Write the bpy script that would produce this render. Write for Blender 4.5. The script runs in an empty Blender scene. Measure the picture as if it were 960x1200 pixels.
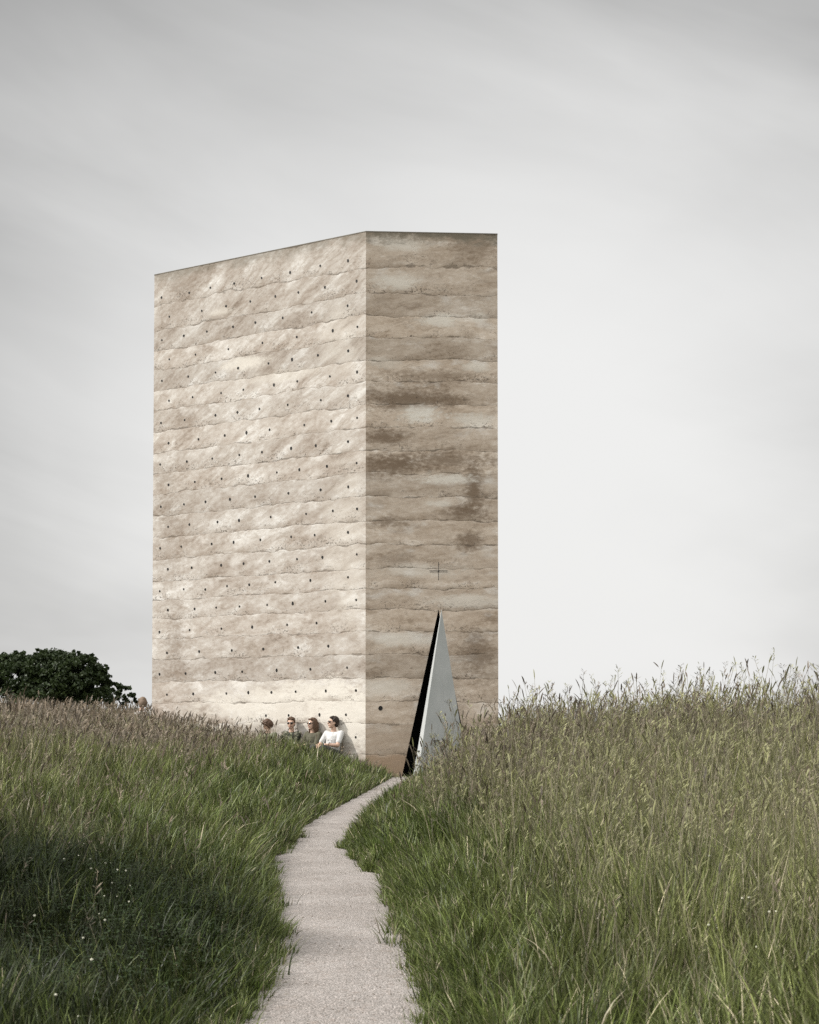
import bpy, bmesh, math, random
import numpy as np
from mathutils import Vector, Matrix, Euler

random.seed(7)
rng = np.random.default_rng(7)
S = bpy.context.scene
COL = S.collection
R = math.radians

# ------------------------------------------------------------------ helpers
def link(o, parent=None):
    COL.objects.link(o)
    if parent is not None:
        o.parent = parent
    return o

def tag(o, label=None, cat=None, group=None, kind=None):
    if label: o['label'] = label
    if cat: o['category'] = cat
    if group: o['group'] = group
    if kind: o['kind'] = kind
    return o

def empty(name, loc, rz=0.0):
    o = bpy.data.objects.new(name, None)
    o.empty_display_size = 0.2
    o.location = loc
    o.rotation_euler = (0, 0, rz)
    return link(o)

def mesh_obj(name, bm, mats, parent=None, smooth=False):
    me = bpy.data.meshes.new(name)
    bm.normal_update()
    bm.to_mesh(me)
    bm.free()
    for m in (mats if isinstance(mats, (list, tuple)) else [mats]):
        me.materials.append(m)
    if smooth:
        me.polygons.foreach_set('use_smooth', [True] * len(me.polygons))
    return link(bpy.data.objects.new(name, me), parent)

def quad_mesh(name, co, quads, mat, col=None, parent=None, smooth=False):
    """fast mesh from numpy arrays: co (N,3), quads (M,4)"""
    me = bpy.data.meshes.new(name)
    n, m = len(co), len(quads)
    k = quads.shape[1]
    me.vertices.add(n)
    me.vertices.foreach_set('co', np.ascontiguousarray(co, dtype=np.float32).ravel())
    me.loops.add(m * k)
    me.loops.foreach_set('vertex_index', np.ascontiguousarray(quads, dtype=np.int32).ravel())
    me.polygons.add(m)
    me.polygons.foreach_set('loop_start', np.arange(0, m * k, k, dtype=np.int32))
    if smooth:
        me.polygons.foreach_set('use_smooth', np.ones(m, dtype=bool))
    if col is not None:
        a = me.attributes.new('tint', 'FLOAT_COLOR', 'POINT')
        c = np.ones((n, 4), dtype=np.float32)
        c[:, :3] = col
        a.data.foreach_set('color', c.ravel())
    me.update(calc_edges=True)
    me.materials.append(mat)
    return link(bpy.data.objects.new(name, me), parent)

# ------------------------------------------------------------------ node helper
class NT:
    def __init__(self, tree):
        self.t = tree
        tree.nodes.clear()
    def n(self, typ, **kw):
        nd = self.t.nodes.new(typ)
        for k, v in kw.items():
            setattr(nd, k, v)
        return nd
    def set(self, sock, v):
        if isinstance(v, bpy.types.NodeSocket):
            self.t.links.new(v, sock)
        elif v is not None:
            if sock.type == 'RGBA' and len(v) == 3:
                v = (*v, 1)
            sock.default_value = v
    def math(self, op, a, b=None, c=None, clamp=False):
        nd = self.n('ShaderNodeMath', operation=op, use_clamp=clamp)
        self.set(nd.inputs[0], a)
        if b is not None: self.set(nd.inputs[1], b)
        if c is not None: self.set(nd.inputs[2], c)
        return nd.outputs[0]
    def add(self, a, b): return self.math('ADD', a, b)
    def sub(self, a, b): return self.math('SUBTRACT', a, b)
    def mul(self, a, b, clamp=False): return self.math('MULTIPLY', a, b, clamp=clamp)
    def vec(self, x, y, z=0.0):
        nd = self.n('ShaderNodeCombineXYZ')
        for i, v in enumerate((x, y, z)): self.set(nd.inputs[i], v)
        return nd.outputs[0]
    def noise(self, vec, scale, detail=3.0, rough=0.55, w=None, dist=0.0, out=0):
        nd = self.n('ShaderNodeTexNoise', noise_dimensions='4D' if w is not None else '3D')
        if vec is not None: self.set(nd.inputs['Vector'], vec)
        if w is not None: self.set(nd.inputs['W'], w)
        nd.inputs['Scale'].default_value = scale
        nd.inputs['Detail'].default_value = detail
        nd.inputs['Roughness'].default_value = rough
        nd.inputs['Distortion'].default_value = dist
        return nd.outputs[out]
    def smooth(self, v, a, b, lo=0.0, hi=1.0):
        nd = self.n('ShaderNodeMapRange', interpolation_type='SMOOTHSTEP')
        self.set(nd.inputs[0], v)
        for i, q in enumerate((a, b, lo, hi)): self.set(nd.inputs[i + 1], q)
        return nd.outputs[0]
    def mix(self, f, a, b, mode='MIX'):
        nd = self.n('ShaderNodeMix', data_type='RGBA', blend_type=mode)
        self.set(nd.inputs[0], f); self.set(nd.inputs[6], a); self.set(nd.inputs[7], b)
        return nd.outputs[2]
    def ramp(self, f, stops):
        nd = self.n('ShaderNodeValToRGB')
        el = nd.color_ramp.elements
        while len(el) < len(stops): el.new(0.5)
        for e, (p, c) in zip(el, stops):
            e.position = p; e.color = (*c, 1)
        self.set(nd.inputs[0], f)
        return nd.outputs[0]
    def bump(self, h, strength=0.5, dist=0.02):
        nd = self.n('ShaderNodeBump')
        nd.inputs['Strength'].default_value = strength
        nd.inputs['Distance'].default_value = dist
        self.set(nd.inputs['Height'], h)
        return nd.outputs[0]
    def out(self, shader):
        o = self.n('ShaderNodeOutputMaterial')
        self.t.links.new(shader, o.inputs['Surface'])

def new_mat(name):
    m = bpy.data.materials.new(name)
    m.use_nodes = True
    return m, NT(m.node_tree)

def principled(t, color, rough=0.8, normal=None, metallic=0.0, spec=0.3):
    b = t.n('ShaderNodeBsdfPrincipled')
    t.set(b.inputs['Base Color'], color)
    t.set(b.inputs['Roughness'], rough)
    t.set(b.inputs['Metallic'], metallic)
    b.inputs['Specular IOR Level'].default_value = spec
    if normal is not None: t.set(b.inputs['Normal'], normal)
    return b.outputs[0]

def simple_mat(name, col, rough=0.8, var=0.25, scale=12.0, metallic=0.0, spec=0.3, bump=0.0):
    m, t = new_mat(name)
    tc = t.n('ShaderNodeTexCoord')
    nz = t.noise(tc.outputs['Object'], scale, 4)
    c = t.mix(nz, tuple(v * (1 - var) for v in col), tuple(min(1, v * (1 + var)) for v in col))
    nr = t.bump(nz, bump, 0.01) if bump else None
    t.out(principled(t, c, rough, nr, metallic, spec))
    return m

# ------------------------------------------------------------------ camera
FPX = 2000.0
PITCH = R(2.2)
SHIFT = (245 / FPX - math.tan(PITCH)) / (960 / FPX)
EYE = Vector((0, 0, 1.5))
cam_d = bpy.data.cameras.new('camera')
cam = link(bpy.data.objects.new('camera', cam_d))
cam.location = EYE
cam.rotation_euler = (R(90) + PITCH, 0, 0)
cam_d.sensor_fit = 'HORIZONTAL'
cam_d.sensor_width = 36
cam_d.lens = 36 * FPX / 960
cam_d.shift_y = SHIFT
cam_d.clip_start = 0.1
cam_d.clip_end = 12000
cam_d.dof.use_dof = True
cam_d.dof.focus_distance = 34
cam_d.dof.aperture_fstop = 11
S.camera = cam
_fw = Vector((0, math.cos(PITCH), math.sin(PITCH)))
_up = Vector((0, -math.sin(PITCH), math.cos(PITCH)))

def ray(u, v):
    return Vector((1, 0, 0)) * ((u - 480) / FPX) + _up * ((600 - v) / FPX + SHIFT * 960 / FPX) + _fw
def at_depth(u, v, y):
    d = ray(u, v); return EYE + d * (y / d.y)
def at_height(u, v, z):
    d = ray(u, v); return EYE + d * ((z - EYE.z) / d.z)

# ------------------------------------------------------------------ chapel plan
YC = 37.7
PC = at_depth(429, 271, YC)
ZTOP = PC.z
PL = at_height(181, 322, ZTOP)
PR = at_height(583, 274, ZTOP)
C2, L2, R2 = (Vector((p.x, p.y)) for p in (PC, PL, PR))
B1 = Vector((R2.x + .06, R2.y + 5.0))
B2 = Vector((L2.x + 3.2, L2.y + 4.6))
FOOT = [C2, R2, B1, B2, L2]
ZBASE = -0.1
tl = (L2 - C2).normalized()                     # along the left wall, away from the corner
nl = Vector((-abs(tl.y), -abs(tl.x)))           # outward normal of the left wall
tr = (R2 - C2).normalized()
nr_ = Vector((tr.y, -tr.x))
WL, WR = (L2 - C2).length, (R2 - C2).length
joint_px = [312.8, 344, 370, 395, 422, 447, 473.6, 500.6, 528, 554, 582, 610, 638, 666, 690, 714, 740, 767, 795, 822, 848, 885]
JOINTS = [ZTOP] + [at_depth(429, v, YC).z for v in joint_px] + [ZBASE]
JOINTS = JOINTS[::-1]                           # bottom to top; index = layer coordinate
def layer_coord(z): return float(np.interp(z, JOINTS, range(len(JOINTS))))
def inside_foot(x, y, m=0.0):
    """vectorised: is x,y inside the chapel footprint grown by m"""
    r = np.ones_like(x, dtype=bool)
    n = len(FOOT)
    for i in range(n):
        a, b = FOOT[i], FOOT[(i + 1) % n]
        e = (b - a).normalized()
        r &= ((x - a.x) * (-e.y) + (y - a.y) * e.x) > -m
    return r

# ------------------------------------------------------------------ terrain
def zp(y):
    t = np.clip((np.asarray(y, float) - 20) / 17, 0, 1)
    return 0.27 * t * t * (3 - 2 * t)
def on_path(u, v):
    z = 0.0
    for _ in range(12):
        p = at_height(u, v, z); z = float(zp(p.y))
    return p.x, p.y
LE = [(270, 1230), (284, 1200), (304, 1165), (314, 1145), (326, 1115), (322, 1085), (320, 1060), (314, 1030), (320, 1005), (346, 988), (355, 970), (377, 957), (400, 945), (428, 930), (452, 917), (462, 911)]
RE = [(508, 1230), (501, 1198), (494, 1165), (482, 1130), (470, 1085), (458, 1055), (448, 1024), (430, 1022), (412, 1005), (405, 992), (413, 975), (425, 960), (440, 945), (458, 932), (477, 919), (486, 911)]
le = sorted([on_path(*p)[::-1] for p in LE] + [(0.0, -0.45), (4.0, -0.62)])
re_ = sorted([on_path(*p)[::-1] for p in RE] + [(0.0, 0.40), (4.0, 0.22)])
LEY, LEX = map(np.array, zip(*le))
REY, REX = map(np.array, zip(*re_))
PATH_END = YC + 0.12
def xl(y): return np.interp(y, LEY, LEX)
def xr(y): return np.interp(y, REY, REX)
def bumps(x, y):
    return (0.045 * np.sin(1.3 * x + 0.7 * y) * np.sin(0.9 * y - 0.6 * x + 1.0) + 0.03 * np.sin(2.9 * x - 1.1 * y + 2)
            + 0.06 * np.sin(0.31 * x + 0.5) * np.sin(0.27 * y))
def wall_sd(x, y):
    return (x - C2.x) * nl.x + (y - C2.y) * nl.y, (x - C2.x) * tl.x + (y - C2.y) * tl.y
def HL(y): return np.interp(y, [0, 8, 14, 20, 30, 38, 48, 70, 200, 600], [.35, .55, 1.00, 1.20, 1.02, .92, .90, 0.7, .2, 0])
def HR(y): return np.interp(y, [0, 8, 12, 18, 26, 32, 37, 45, 80, 200, 600], [.3, .36, .52, .76, .66, .44, .26, .3, .3, .1, 0])
def ground(x, y):
    x = np.asarray(x, float); y = np.asarray(y, float)
    a, b = xl(y), xr(y)
    dl, dr = a - x, x - b
    z0 = zp(y)
    far = np.clip((y - PATH_END) / 1.5, 0, 1)
    left = z0 + HL(y) * (1 - np.exp(-np.maximum(dl, 0) / np.interp(y, [20, 28, 36], [2.2, 3.0, 3.1]))) + bumps(x, y) * np.clip(dl / 1.0, 0, 1) + 0.03 * np.clip(dl / .12, 0, 1)
    right = z0 + HR(y) * (1 - np.exp(-np.maximum(dr, 0) / 1.5)) + bumps(x, y) * np.clip(dr / 1.0, 0, 1) + 0.03 * np.clip(dr / .12, 0, 1)
    z = np.where(dl > 0, left, np.where(dr > 0, right, z0 - 0.02))
    wd, s_ = wall_sd(x, y)
    lim = .63 + .05 * np.clip(wd, 0, 9) + .20 * np.clip(s_ - 3.0, 0, 2.2)
    sel = (wd > -.5) & (wd < 6.5) & (s_ > -.8) & (s_ < WL + 1)
    z = np.where(sel, np.minimum(z, lim), z)
    rr = np.sqrt(x * x + y * y)
    return z - 6.0 * np.clip((rr - 90) / 900, 0, 1)

def wall_dist(x, y):
    """distance in front of the left wall (large elsewhere)"""
    d = (x - C2.x) * nl.x + (y - C2.y) * nl.y
    s = (x - C2.x) * tl.x + (y - C2.y) * tl.y
    return np.where((s > -0.6) & (s < WL + 0.5) & (d > -0.05), d, 99.0)

def grass_h(x, y):
    a, b = xl(y), xr(y)
    dl, dr = a - x, x - b
    gl = np.interp(dl, [0, .15, .5, 1.2, 2.2, 3.5], [.15, .2, .27, .34, .43, .51])
    gr = np.interp(dr, [0, .15, .5, .9, 1.5, 2.4], [.12, .18, .24, .40, .60, .68])
    gl = gl * np.interp(y, [6, 12, 17, 26], [.72, .8, 1.0, 1.0])
    gr = gr * np.interp(y, [6, 12, 16, 30, 37], [.72, .84, 1.0, .78, .5])
    g = np.where(dl > 0, gl, np.where(dr > 0, gr, 0.0))
    g = np.where((y > YC - 1.0) & (dl <= 0) & (dr <= 0), .10, g)
    wd = wall_dist(x, y)
    s = (x - C2.x) * tl.x + (y - C2.y) * tl.y
    g = np.where(wd < 2.5, np.minimum(g, .12 + .14 * np.clip(wd, 0, 2.5) / 2.5 + .3 * np.clip((s - 3.4) / 2, 0, 1)), g)
    n = 0.5 + 0.5 * np.sin(1.7 * x + 2.3 * np.sin(.8 * y)) * np.sin(1.1 * y + 1.9 * np.sin(.9 * x))
    return g * (0.82 + 0.34 * n)

def meadow(x, y):
    """0 = mown green verge, 1 = dry tall meadow"""
    dl, dr = xl(y) - x, x - xr(y)
    ml = np.clip((dl - .8) / 2.4, 0, 1) * np.interp(y, [8, 12, 17], [.25, .75, 1])
    mr = np.clip((dr - .5) / 1.9, 0, 1) * .9
    m = np.where(dl > 0, ml, mr)
    return np.clip(m + .2 * np.sin(1.3 * x + .8 * y) * np.sin(.7 * x - .9 * y + 2), 0, 1)

# ------------------------------------------------------------------ materials of the setting
def ground_mat():
    m, t = new_mat('meadow soil')
    g = t.n('ShaderNodeNewGeometry')
    a = t.noise(g.outputs['Position'], 0.6, 5)
    b = t.noise(g.outputs['Position'], 9.0, 6, .65)
    f = t.add(t.mul(a, .5), t.mul(b, .5))
    c = t.ramp(f, [(.3, (.030, .030, .014)), (.5, (.058, .060, .026)), (.7, (.10, .088, .050))])
    t.out(principled(t, c, .95, t.bump(b, .6, .03), spec=.1))
    return m

def path_mat():
    m, t = new_mat('pale gravel')
    g = t.n('ShaderNodeNewGeometry')
    P = g.outputs['Position']
    big = t.noise(P, 1.3, 4)
    mid = t.noise(P, 14, 5, .7)
    v = t.n('ShaderNodeTexVoronoi'); v.inputs['Scale'].default_value = 85
    t.set(v.inputs['Vector'], P)
    grain = t.noise(P, 160, 3, .7)
    c = t.mix(t.smooth(big, .3, .7), (.240, .219, .200), (.315, .291, .270))
    sv_ = t.n('ShaderNodeSeparateColor'); t.set(sv_.inputs[0], v.outputs['Color'])
    c = t.mix(t.smooth(sv_.outputs[0],  .45, 1.0, 0, .62), c, (.49, .435, .405))
    c = t.mix(t.smooth(sv_.outputs[1], .68, 1.0, 0, .65), c, (.135, .115, .098))
    c = t.mix(t.mul(t.smooth(t.noise(P, 4.2, 6, .72), .56, .72), .5), c, (.19, .150, .122))
    v3 = t.n('ShaderNodeTexVoronoi'); v3.inputs['Scale'].default_value = 34
    t.set(v3.inputs['Vector'], P)
    sv3 = t.n('ShaderNodeSeparateColor'); t.set(sv3.inputs[0], v3.outputs['Color'])
    c = t.mix(t.mul(t.smooth(sv3.outputs[0], .80, .95, 0, .7), t.smooth(v3.outputs['Distance'], .25, .45, 1, 0)), c, (.155, .128, .108))
    c = t.mix(t.smooth(mid, .52, .75, 0, .75), c, (.25, .205, .175))
    c = t.mix(t.smooth(grain, .55, .75, 0, .6), c, (.20, .175, .155))
    h = t.add(t.mul(v.outputs['Distance'], -1.0), t.mul(mid, .8))
    t.out(principled(t, c, .9, t.bump(h, .8, .012), spec=.15))
    return m

def wall_mat(name, ang, stains, right=False):
    m, t = new_mat(name)
    L = t.n('ShaderNodeUVMap', uv_map='layers')
    M = t.n('ShaderNodeUVMap', uv_map='metres')
    s1 = t.n('ShaderNodeSeparateXYZ'); t.set(s1.inputs[0], L.outputs[0])
    s2 = t.n('ShaderNodeSeparateXYZ'); t.set(s2.inputs[0], M.outputs[0])
    u, v, z = s1.outputs[0], s1.outputs[1], s2.outputs[1]
    P = t.vec(u, z, 0.0)
    wob = t.noise(P, .8, 3)
    wob2 = t.noise(P, 3.2, 5, .65)
    v2 = t.add(v, t.add(t.mul(t.sub(wob, .5), .42), t.mul(t.sub(wob2, .5), .17)))
    idx = t.math('FLOOR', v2)
    fr = t.math('FRACT', v2)
    wn = t.n('ShaderNodeTexWhiteNoise', noise_dimensions='1D'); t.set(wn.inputs['W'], idx)
    rnd = wn.outputs['Value']
    # every pour has its own streaks: rotated, stretched, warped noise seeded by the layer index
    ca, sa = math.cos(ang), math.sin(ang)
    wx = t.mul(t.sub(t.noise(P, .9, 2), .5), .9)
    wf_ = t.mul(t.sub(t.noise(P, 3.4, 4, .6), .5), .34)
    uu = t.add(u, t.add(wx, wf_)); zz = t.add(z, t.add(t.mul(wx, .35), t.mul(wf_, .7)))
    a = t.add(t.mul(uu, ca), t.mul(zz, sa))
    b = t.sub(t.mul(zz, ca), t.mul(uu, sa))
    if right:
        SV = t.vec(t.mul(a, .55), t.mul(b, 2.5))
    else:   # the pours lie flatter low down and steeper near the top
        kk = t.smooth(idx, 5, 18, .10, .62)
        SV = t.vec(t.mul(uu, .95), t.mul(t.sub(zz, t.mul(uu, kk)), 2.3))
    st = t.noise(SV, 1.0, 6, .6, w=t.mul(idx, 3.71), dist=.2)
    st2 = t.noise(SV, 2.9, 6, .66, w=t.mul(idx, 1.37))
    fine = t.noise(t.vec(u, t.mul(z, 1.7)), 7.5, 6, .68)
    cloud = t.noise(P, .42, 4, .6)
    # pale laitance on the upper part of many layers
    pale = t.mul(t.smooth(t.noise(t.vec(t.mul(u, .8), t.mul(z, 1.5)), 1.5, 5, .62, w=t.mul(idx, 5.3)), .52, .68), t.smooth(fr, .30, .80))
    f = t.add(t.add(t.mul(st, .36), t.mul(st2, .24)), t.add(t.mul(cloud, .20), t.mul(fine, .20)))
    if right:
        c = t.ramp(f, [(.39, (.245, .182, .128)), (.46, (.415, .335, .260)), (.53, (.530, .448, .365)), (.60, (.68, .615, .54))])
    else:
        c = t.ramp(f, [(.39, (.205, .162, .127)), (.455, (.355, .305, .258)), (.53, (.475, .435, .388)), (.60, (.640, .615, .575))])
    c = t.mix(t.mul(pale, .6), c, (.66, .63, .585))
    # thin flow lines where one tipped load of mix ran over the next
    cn = t.noise(SV, 1.7, 5, .58, w=t.mul(idx, 7.9), dist=.5)
    crease = t.smooth(t.math('ABSOLUTE', t.sub(cn, .5)), 0.0, .030, 1, 0)
    crease = t.mul(crease, t.smooth(t.noise(P, 1.1, 3), .40, .62))
    c = t.mix(t.mul(crease, .32), c, (.20, .155, .115))
    # mud-brown grit clouds
    mud = t.smooth(t.noise(t.vec(u, t.mul(z, 1.6)), 1.25, 7, .72), .52, .68)
    c = t.mix(t.mul(mud, .34 if right else .27), c, (.235, .178, .130))
    lt = t.add(.92, t.mul(rnd, .14)) if not right else t.add(.86, t.mul(rnd, .22))
    tint = t.n('ShaderNodeCombineColor')
    for i in range(3): t.set(tint.inputs[i], lt)
    c = t.mix(1.0, c, tint.outputs[0], 'MULTIPLY')
    # weathering lives on real places: (u, z, half width, half height, amount)
    edge = t.add(t.mul(t.noise(t.vec(t.mul(u, .8), t.mul(z, 1.5)), 1.9, 8, .76), 2.0), -.5)
    for (su, sz, hu, hz, amt) in stains:
        du = t.math('DIVIDE', t.sub(u, su), hu)
        dz = t.math('DIVIDE', t.sub(z, sz), hz)
        r = t.math('SQRT', t.add(t.mul(du, du), t.mul(dz, dz)))
        r = t.add(r, t.add(t.mul(t.sub(edge, .5), 1.3), t.mul(t.sub(fine, .5), 1.8)))
        if amt > 0:
            c = t.mix(t.smooth(r, .15, 1.3, min(.92, amt * 1.25), 0), c, (.165, .118, .080))
        else:
            c = t.mix(t.smooth(r, .35, 1.2, -amt, 0), c, (.66, .62, .55))
    # dirt and moss along the top edge
    topd = t.add(z, t.mul(t.sub(edge, .5), .5))
    c = t.mix(t.smooth(topd, ZTOP - .30, ZTOP - .02, 0, .85 if right else .5), c, (.13, .115, .085))
    if right:   # brown soil splashed over the lowest pour
        c = t.mix(t.smooth(v2, .92, 1.05, .85, 0), c, (.30, .195, .120))
        c = t.mix(t.smooth(v2, 1.0, 3.2, .45, 0), c, (.42, .32, .235))
    # joints: thin broken dark line
    jd = t.math('MINIMUM', fr, t.sub(1.0, fr))
    brk = t.smooth(t.noise(P, 2.3, 5, .7), .40, .66)
    jl = t.mul(t.smooth(jd, .004, t.add(.022, t.mul(t.mul(brk, brk), .06)), 1, 0), t.add(.16, t.mul(brk, .84)))
    c = t.mix(t.mul(jl, .66 if right else .54), c, (.10, .078, .058))
    jw = t.mul(t.smooth(fr, 0, .30, 1, 0), t.smooth(t.noise(P, 1.2, 4), .42, .62))
    c = t.mix(t.mul(jw, .52 if right else .40), c, (.205, .158, .115))
    # gravel nests and pits low in each pour
    pn = t.noise(P, 19, 3, .75)
    patch = t.smooth(t.noise(P, 1.5, 4, .7, w=idx), .47, .60)
    low = t.smooth(fr, .05, .50, 1, .10)
    pit = t.mul(t.smooth(pn, .545, .62), t.mul(patch, low))
    pn2 = t.noise(P, 8.5, 4, .7)
    pit2 = t.mul(t.smooth(pn2, .60, .66), t.mul(t.smooth(t.noise(P, .9, 3, .6, w=t.mul(idx, 2.2)), .46, .6), t.smooth(fr, .02, .28, 1, .0)))
    pit = t.math('MAXIMUM', pit, pit2)
    c = t.mix(t.mul(pit, .82), c, (.085, .066, .050))
    speck = t.smooth(t.noise(P, 34, 2, .6), .66, .72)
    c = t.mix(t.mul(speck, .55), c, (.12, .095, .072))
    grain = t.noise(P, 60, 4, .7)
    c = t.mix(t.smooth(grain, .5, .8, 0, .28), c, (.25, .205, .16))
    h = t.add(t.mul(jl, -.55), t.add(t.mul(pit, -1.2), t.add(t.mul(st2, .35), t.mul(grain, .12))))
    t.out(principled(t, c, .92, t.bump(h, .55, .025), spec=.2))
    return m

def grass_mat(name, trans=.22):
    m, t = new_mat(name)
    a = t.n('ShaderNodeAttribute', attribute_name='tint')
    d = principled(t, a.outputs['Color'], .45, spec=.3)
    tr_ = t.n('ShaderNodeBsdfTranslucent')
    t.set(tr_.inputs[0], a.outputs['Color'])
    mx = t.n('ShaderNodeMixShader')
    mx.inputs[0].default_value = trans
    t.t.links.new(d, mx.inputs[1]); t.t.links.new(tr_.outputs[0], mx.inputs[2])
    t.out(mx.outputs[0])
    return m

M_ground = ground_mat()
M_path = path_mat()
M_grass = grass_mat('grass blade')
M_stalk = grass_mat('dry grass stalk', .2)
M_leaf = grass_mat('tree leaf', .22)
M_bark = simple_mat('bark', (.075, .060, .045), .95, .4, 9, bump=.6)
M_black = simple_mat('charred timber interior', (.006, .006, .006), .95, .4, 20)
m_, t = new_mat('grey blasted steel')
tc = t.n('ShaderNodeTexCoord')
a_ = t.noise(tc.outputs['Object'], 1.4, 4)
mp = t.n('ShaderNodeMapping'); mp.inputs['Scale'].default_value = (9, 9, .8); t.set(mp.inputs[0], tc.outputs['Object'])
b_ = t.noise(mp.outputs[0], 1.0, 5, .6)
c_ = t.noise(tc.outputs['Object'], 30, 4, .7)
cc = t.mix(t.smooth(a_, .3, .7), (.36, .375, .365), (.43, .44, .43))
cc = t.mix(t.smooth(b_, .5, .75, 0, .35), cc, (.29, .295, .28))
cc = t.mix(t.smooth(c_, .56, .75, 0, .3), cc, (.50, .50, .49))
t.out(principled(t, cc, t.add(.38, t.mul(b_, .3)), t.bump(t.add(b_, t.mul(c_, .3)), .12, .01), .2, .4))
M_steel = m_
M_dark = simple_mat('dark metal', (.05, .048, .045), .6, .3, 10)
M_hole = simple_mat('tie hole shadow glass', (.010, .009, .008), .5, .2, 30)

# ------------------------------------------------------------------ ground and path
def grid_axis(lo, hi, step, far):
    mid = np.arange(lo, hi + 1e-6, step)
    o = step * np.cumsum(1.35 ** np.arange(1, 40))
    o = o[o < far]
    return np.concatenate([lo - o[::-1], mid, hi + o])
gx = grid_axis(-12, 12, .12, 3500)
gy = grid_axis(-1, 48, .16, 3500)
X, Y = np.meshgrid(gx, gy, indexing='ij')
Z = ground(X, Y)
nx, ny = X.shape
ids = np.arange(nx * ny).reshape(nx, ny)
q = np.stack([ids[:-1, :-1], ids[1:, :-1], ids[1:, 1:], ids[:-1, 1:]], -1).reshape(-1, 4)
g = quad_mesh('ground', np.stack([X, Y, Z], -1).reshape(-1, 3), q, M_ground, smooth=True)
tag(g, kind='structure')

py = np.arange(-2, YC - .85, .06)
px = np.linspace(0, 1, 25)
wig = .02 * np.sin(py * 7.3) + .015 * np.sin(py * 17 + 1)
A = xl(py) - .10 + wig
B = xr(py) + .10 + wig
PX = A[:, None] + (B - A)[:, None] * px[None]
PY = np.repeat(py[:, None], 25, 1)
crown = .018 * (1 - (2 * px - 1) ** 2) - .05 * np.clip((np.abs(2 * px - 1) - .82) / .18, 0, 1)
PZ = zp(PY) + crown[None] + .004 * np.sin(PX * 9 + PY * 3) * np.sin(PY * 5 - PX * 4)
ids = np.arange(PX.size).reshape(PX.shape)
q = np.stack([ids[:-1, :-1], ids[:-1, 1:], ids[1:, 1:], ids[1:, :-1]], -1).reshape(-1, 4)
p_ = quad_mesh('path', np.stack([PX, PY, PZ], -1).reshape(-1, 3), q, M_path, smooth=True)
tag(p_, kind='structure')

# loose stones on the path
def stones(n):
    yy = 6 + 32 * rng.random(n) ** 1.9
    ff = np.clip(.5 + .62 * (rng.random(n) - .5) * 1.75, 0, 1)
    xx = xl(yy) - .04 + (xr(yy) - xl(yy) + .08) * ff
    r = (.0028 + .0065 * rng.random(n) ** 4) * (1 + yy * .012)
    base = np.array([(1, 0, 0), (0, 1, 0), (-1, 0, 0), (0, -1, 0), (0, 0, 1), (0, 0, -1)], float)
    tri = np.array([(0, 1, 4), (1, 2, 4), (2, 3, 4), (3, 0, 4), (1, 0, 5), (2, 1, 5), (3, 2, 5), (0, 3, 5)])
    th = rng.random(n) * 6.28
    v = base[None] * (r[:, None, None] * (.6 + .8 * rng.random((n, 6, 1)))) * np.array([1.2, 1, .7])
    c, s = np.cos(th)[:, None], np.sin(th)[:, None]
    v = np.stack([v[..., 0] * c - v[..., 1] * s, v[..., 0] * s + v[..., 1] * c, v[..., 2]], -1)
    v += np.stack([xx, yy, zp(yy) + .012 * (1 - (2 * ff - 1) ** 2) + r * .4], -1)[:, None]
    f = (tri[None] + (np.arange(n) * 6)[:, None, None]).reshape(-1, 3)
    k = rng.random(n)[:, None]
    col = np.array([.22, .19, .165]) * (1 - k) + np.array([.46, .42, .385]) * k
    dk = rng.random(n) < .10
    col[dk] = np.array([.12, .095, .075])
    return v.reshape(-1, 3), f, np.repeat(col, 6, 0)
v, f, c = stones(13000)
m_st, t = new_mat('loose stone')
a = t.n('ShaderNodeAttribute', attribute_name='tint')
t.out(principled(t, a.outputs['Color'], .9, spec=.15))
o = quad_mesh('gravel', v, f, m_st, c)
tag(o, 'pale loose gravel scattered over the footpath', 'gravel', kind='stuff')

# ------------------------------------------------------------------ chapel
chapel = empty('chapel', (C2.x, C2.y, ZBASE))
tag(chapel, 'tall windowless chapel of layered beige rammed concrete with triangular steel door', 'chapel')
CH = Vector((C2.x, C2.y, ZBASE))
def uz_right(u, v):
    """pixel on the right wall -> (u along wall, z)"""
    d = ray(u, v)
    k = ((C2.x - EYE.x) * nr_.x + (C2.y - EYE.y) * nr_.y) / (d.x * nr_.x + d.y * nr_.y)
    p = EYE + d * k
    return (p.x - C2.x) * tr.x + (p.y - C2.y) * tr.y, p.z
def uz_left(u, v):
    d = ray(u, v)
    k = ((C2.x - EYE.x) * nl.x + (C2.y - EYE.y) * nl.y) / (d.x * nl.x + d.y * nl.y)
    p = EYE + d * k
    return (p.x - C2.x) * tl.x + (p.y - C2.y) * tl.y, p.z

uA, zA = uz_right(514, 714)                 # apex of the door opening
uBL, zB = uz_right(471.5, 908)
uBR, _ = uz_right(552.5, 908)
slL = (uBL - uA) / (zB - zA)
slR = (uBR - uA) / (zB - zA)

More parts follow.
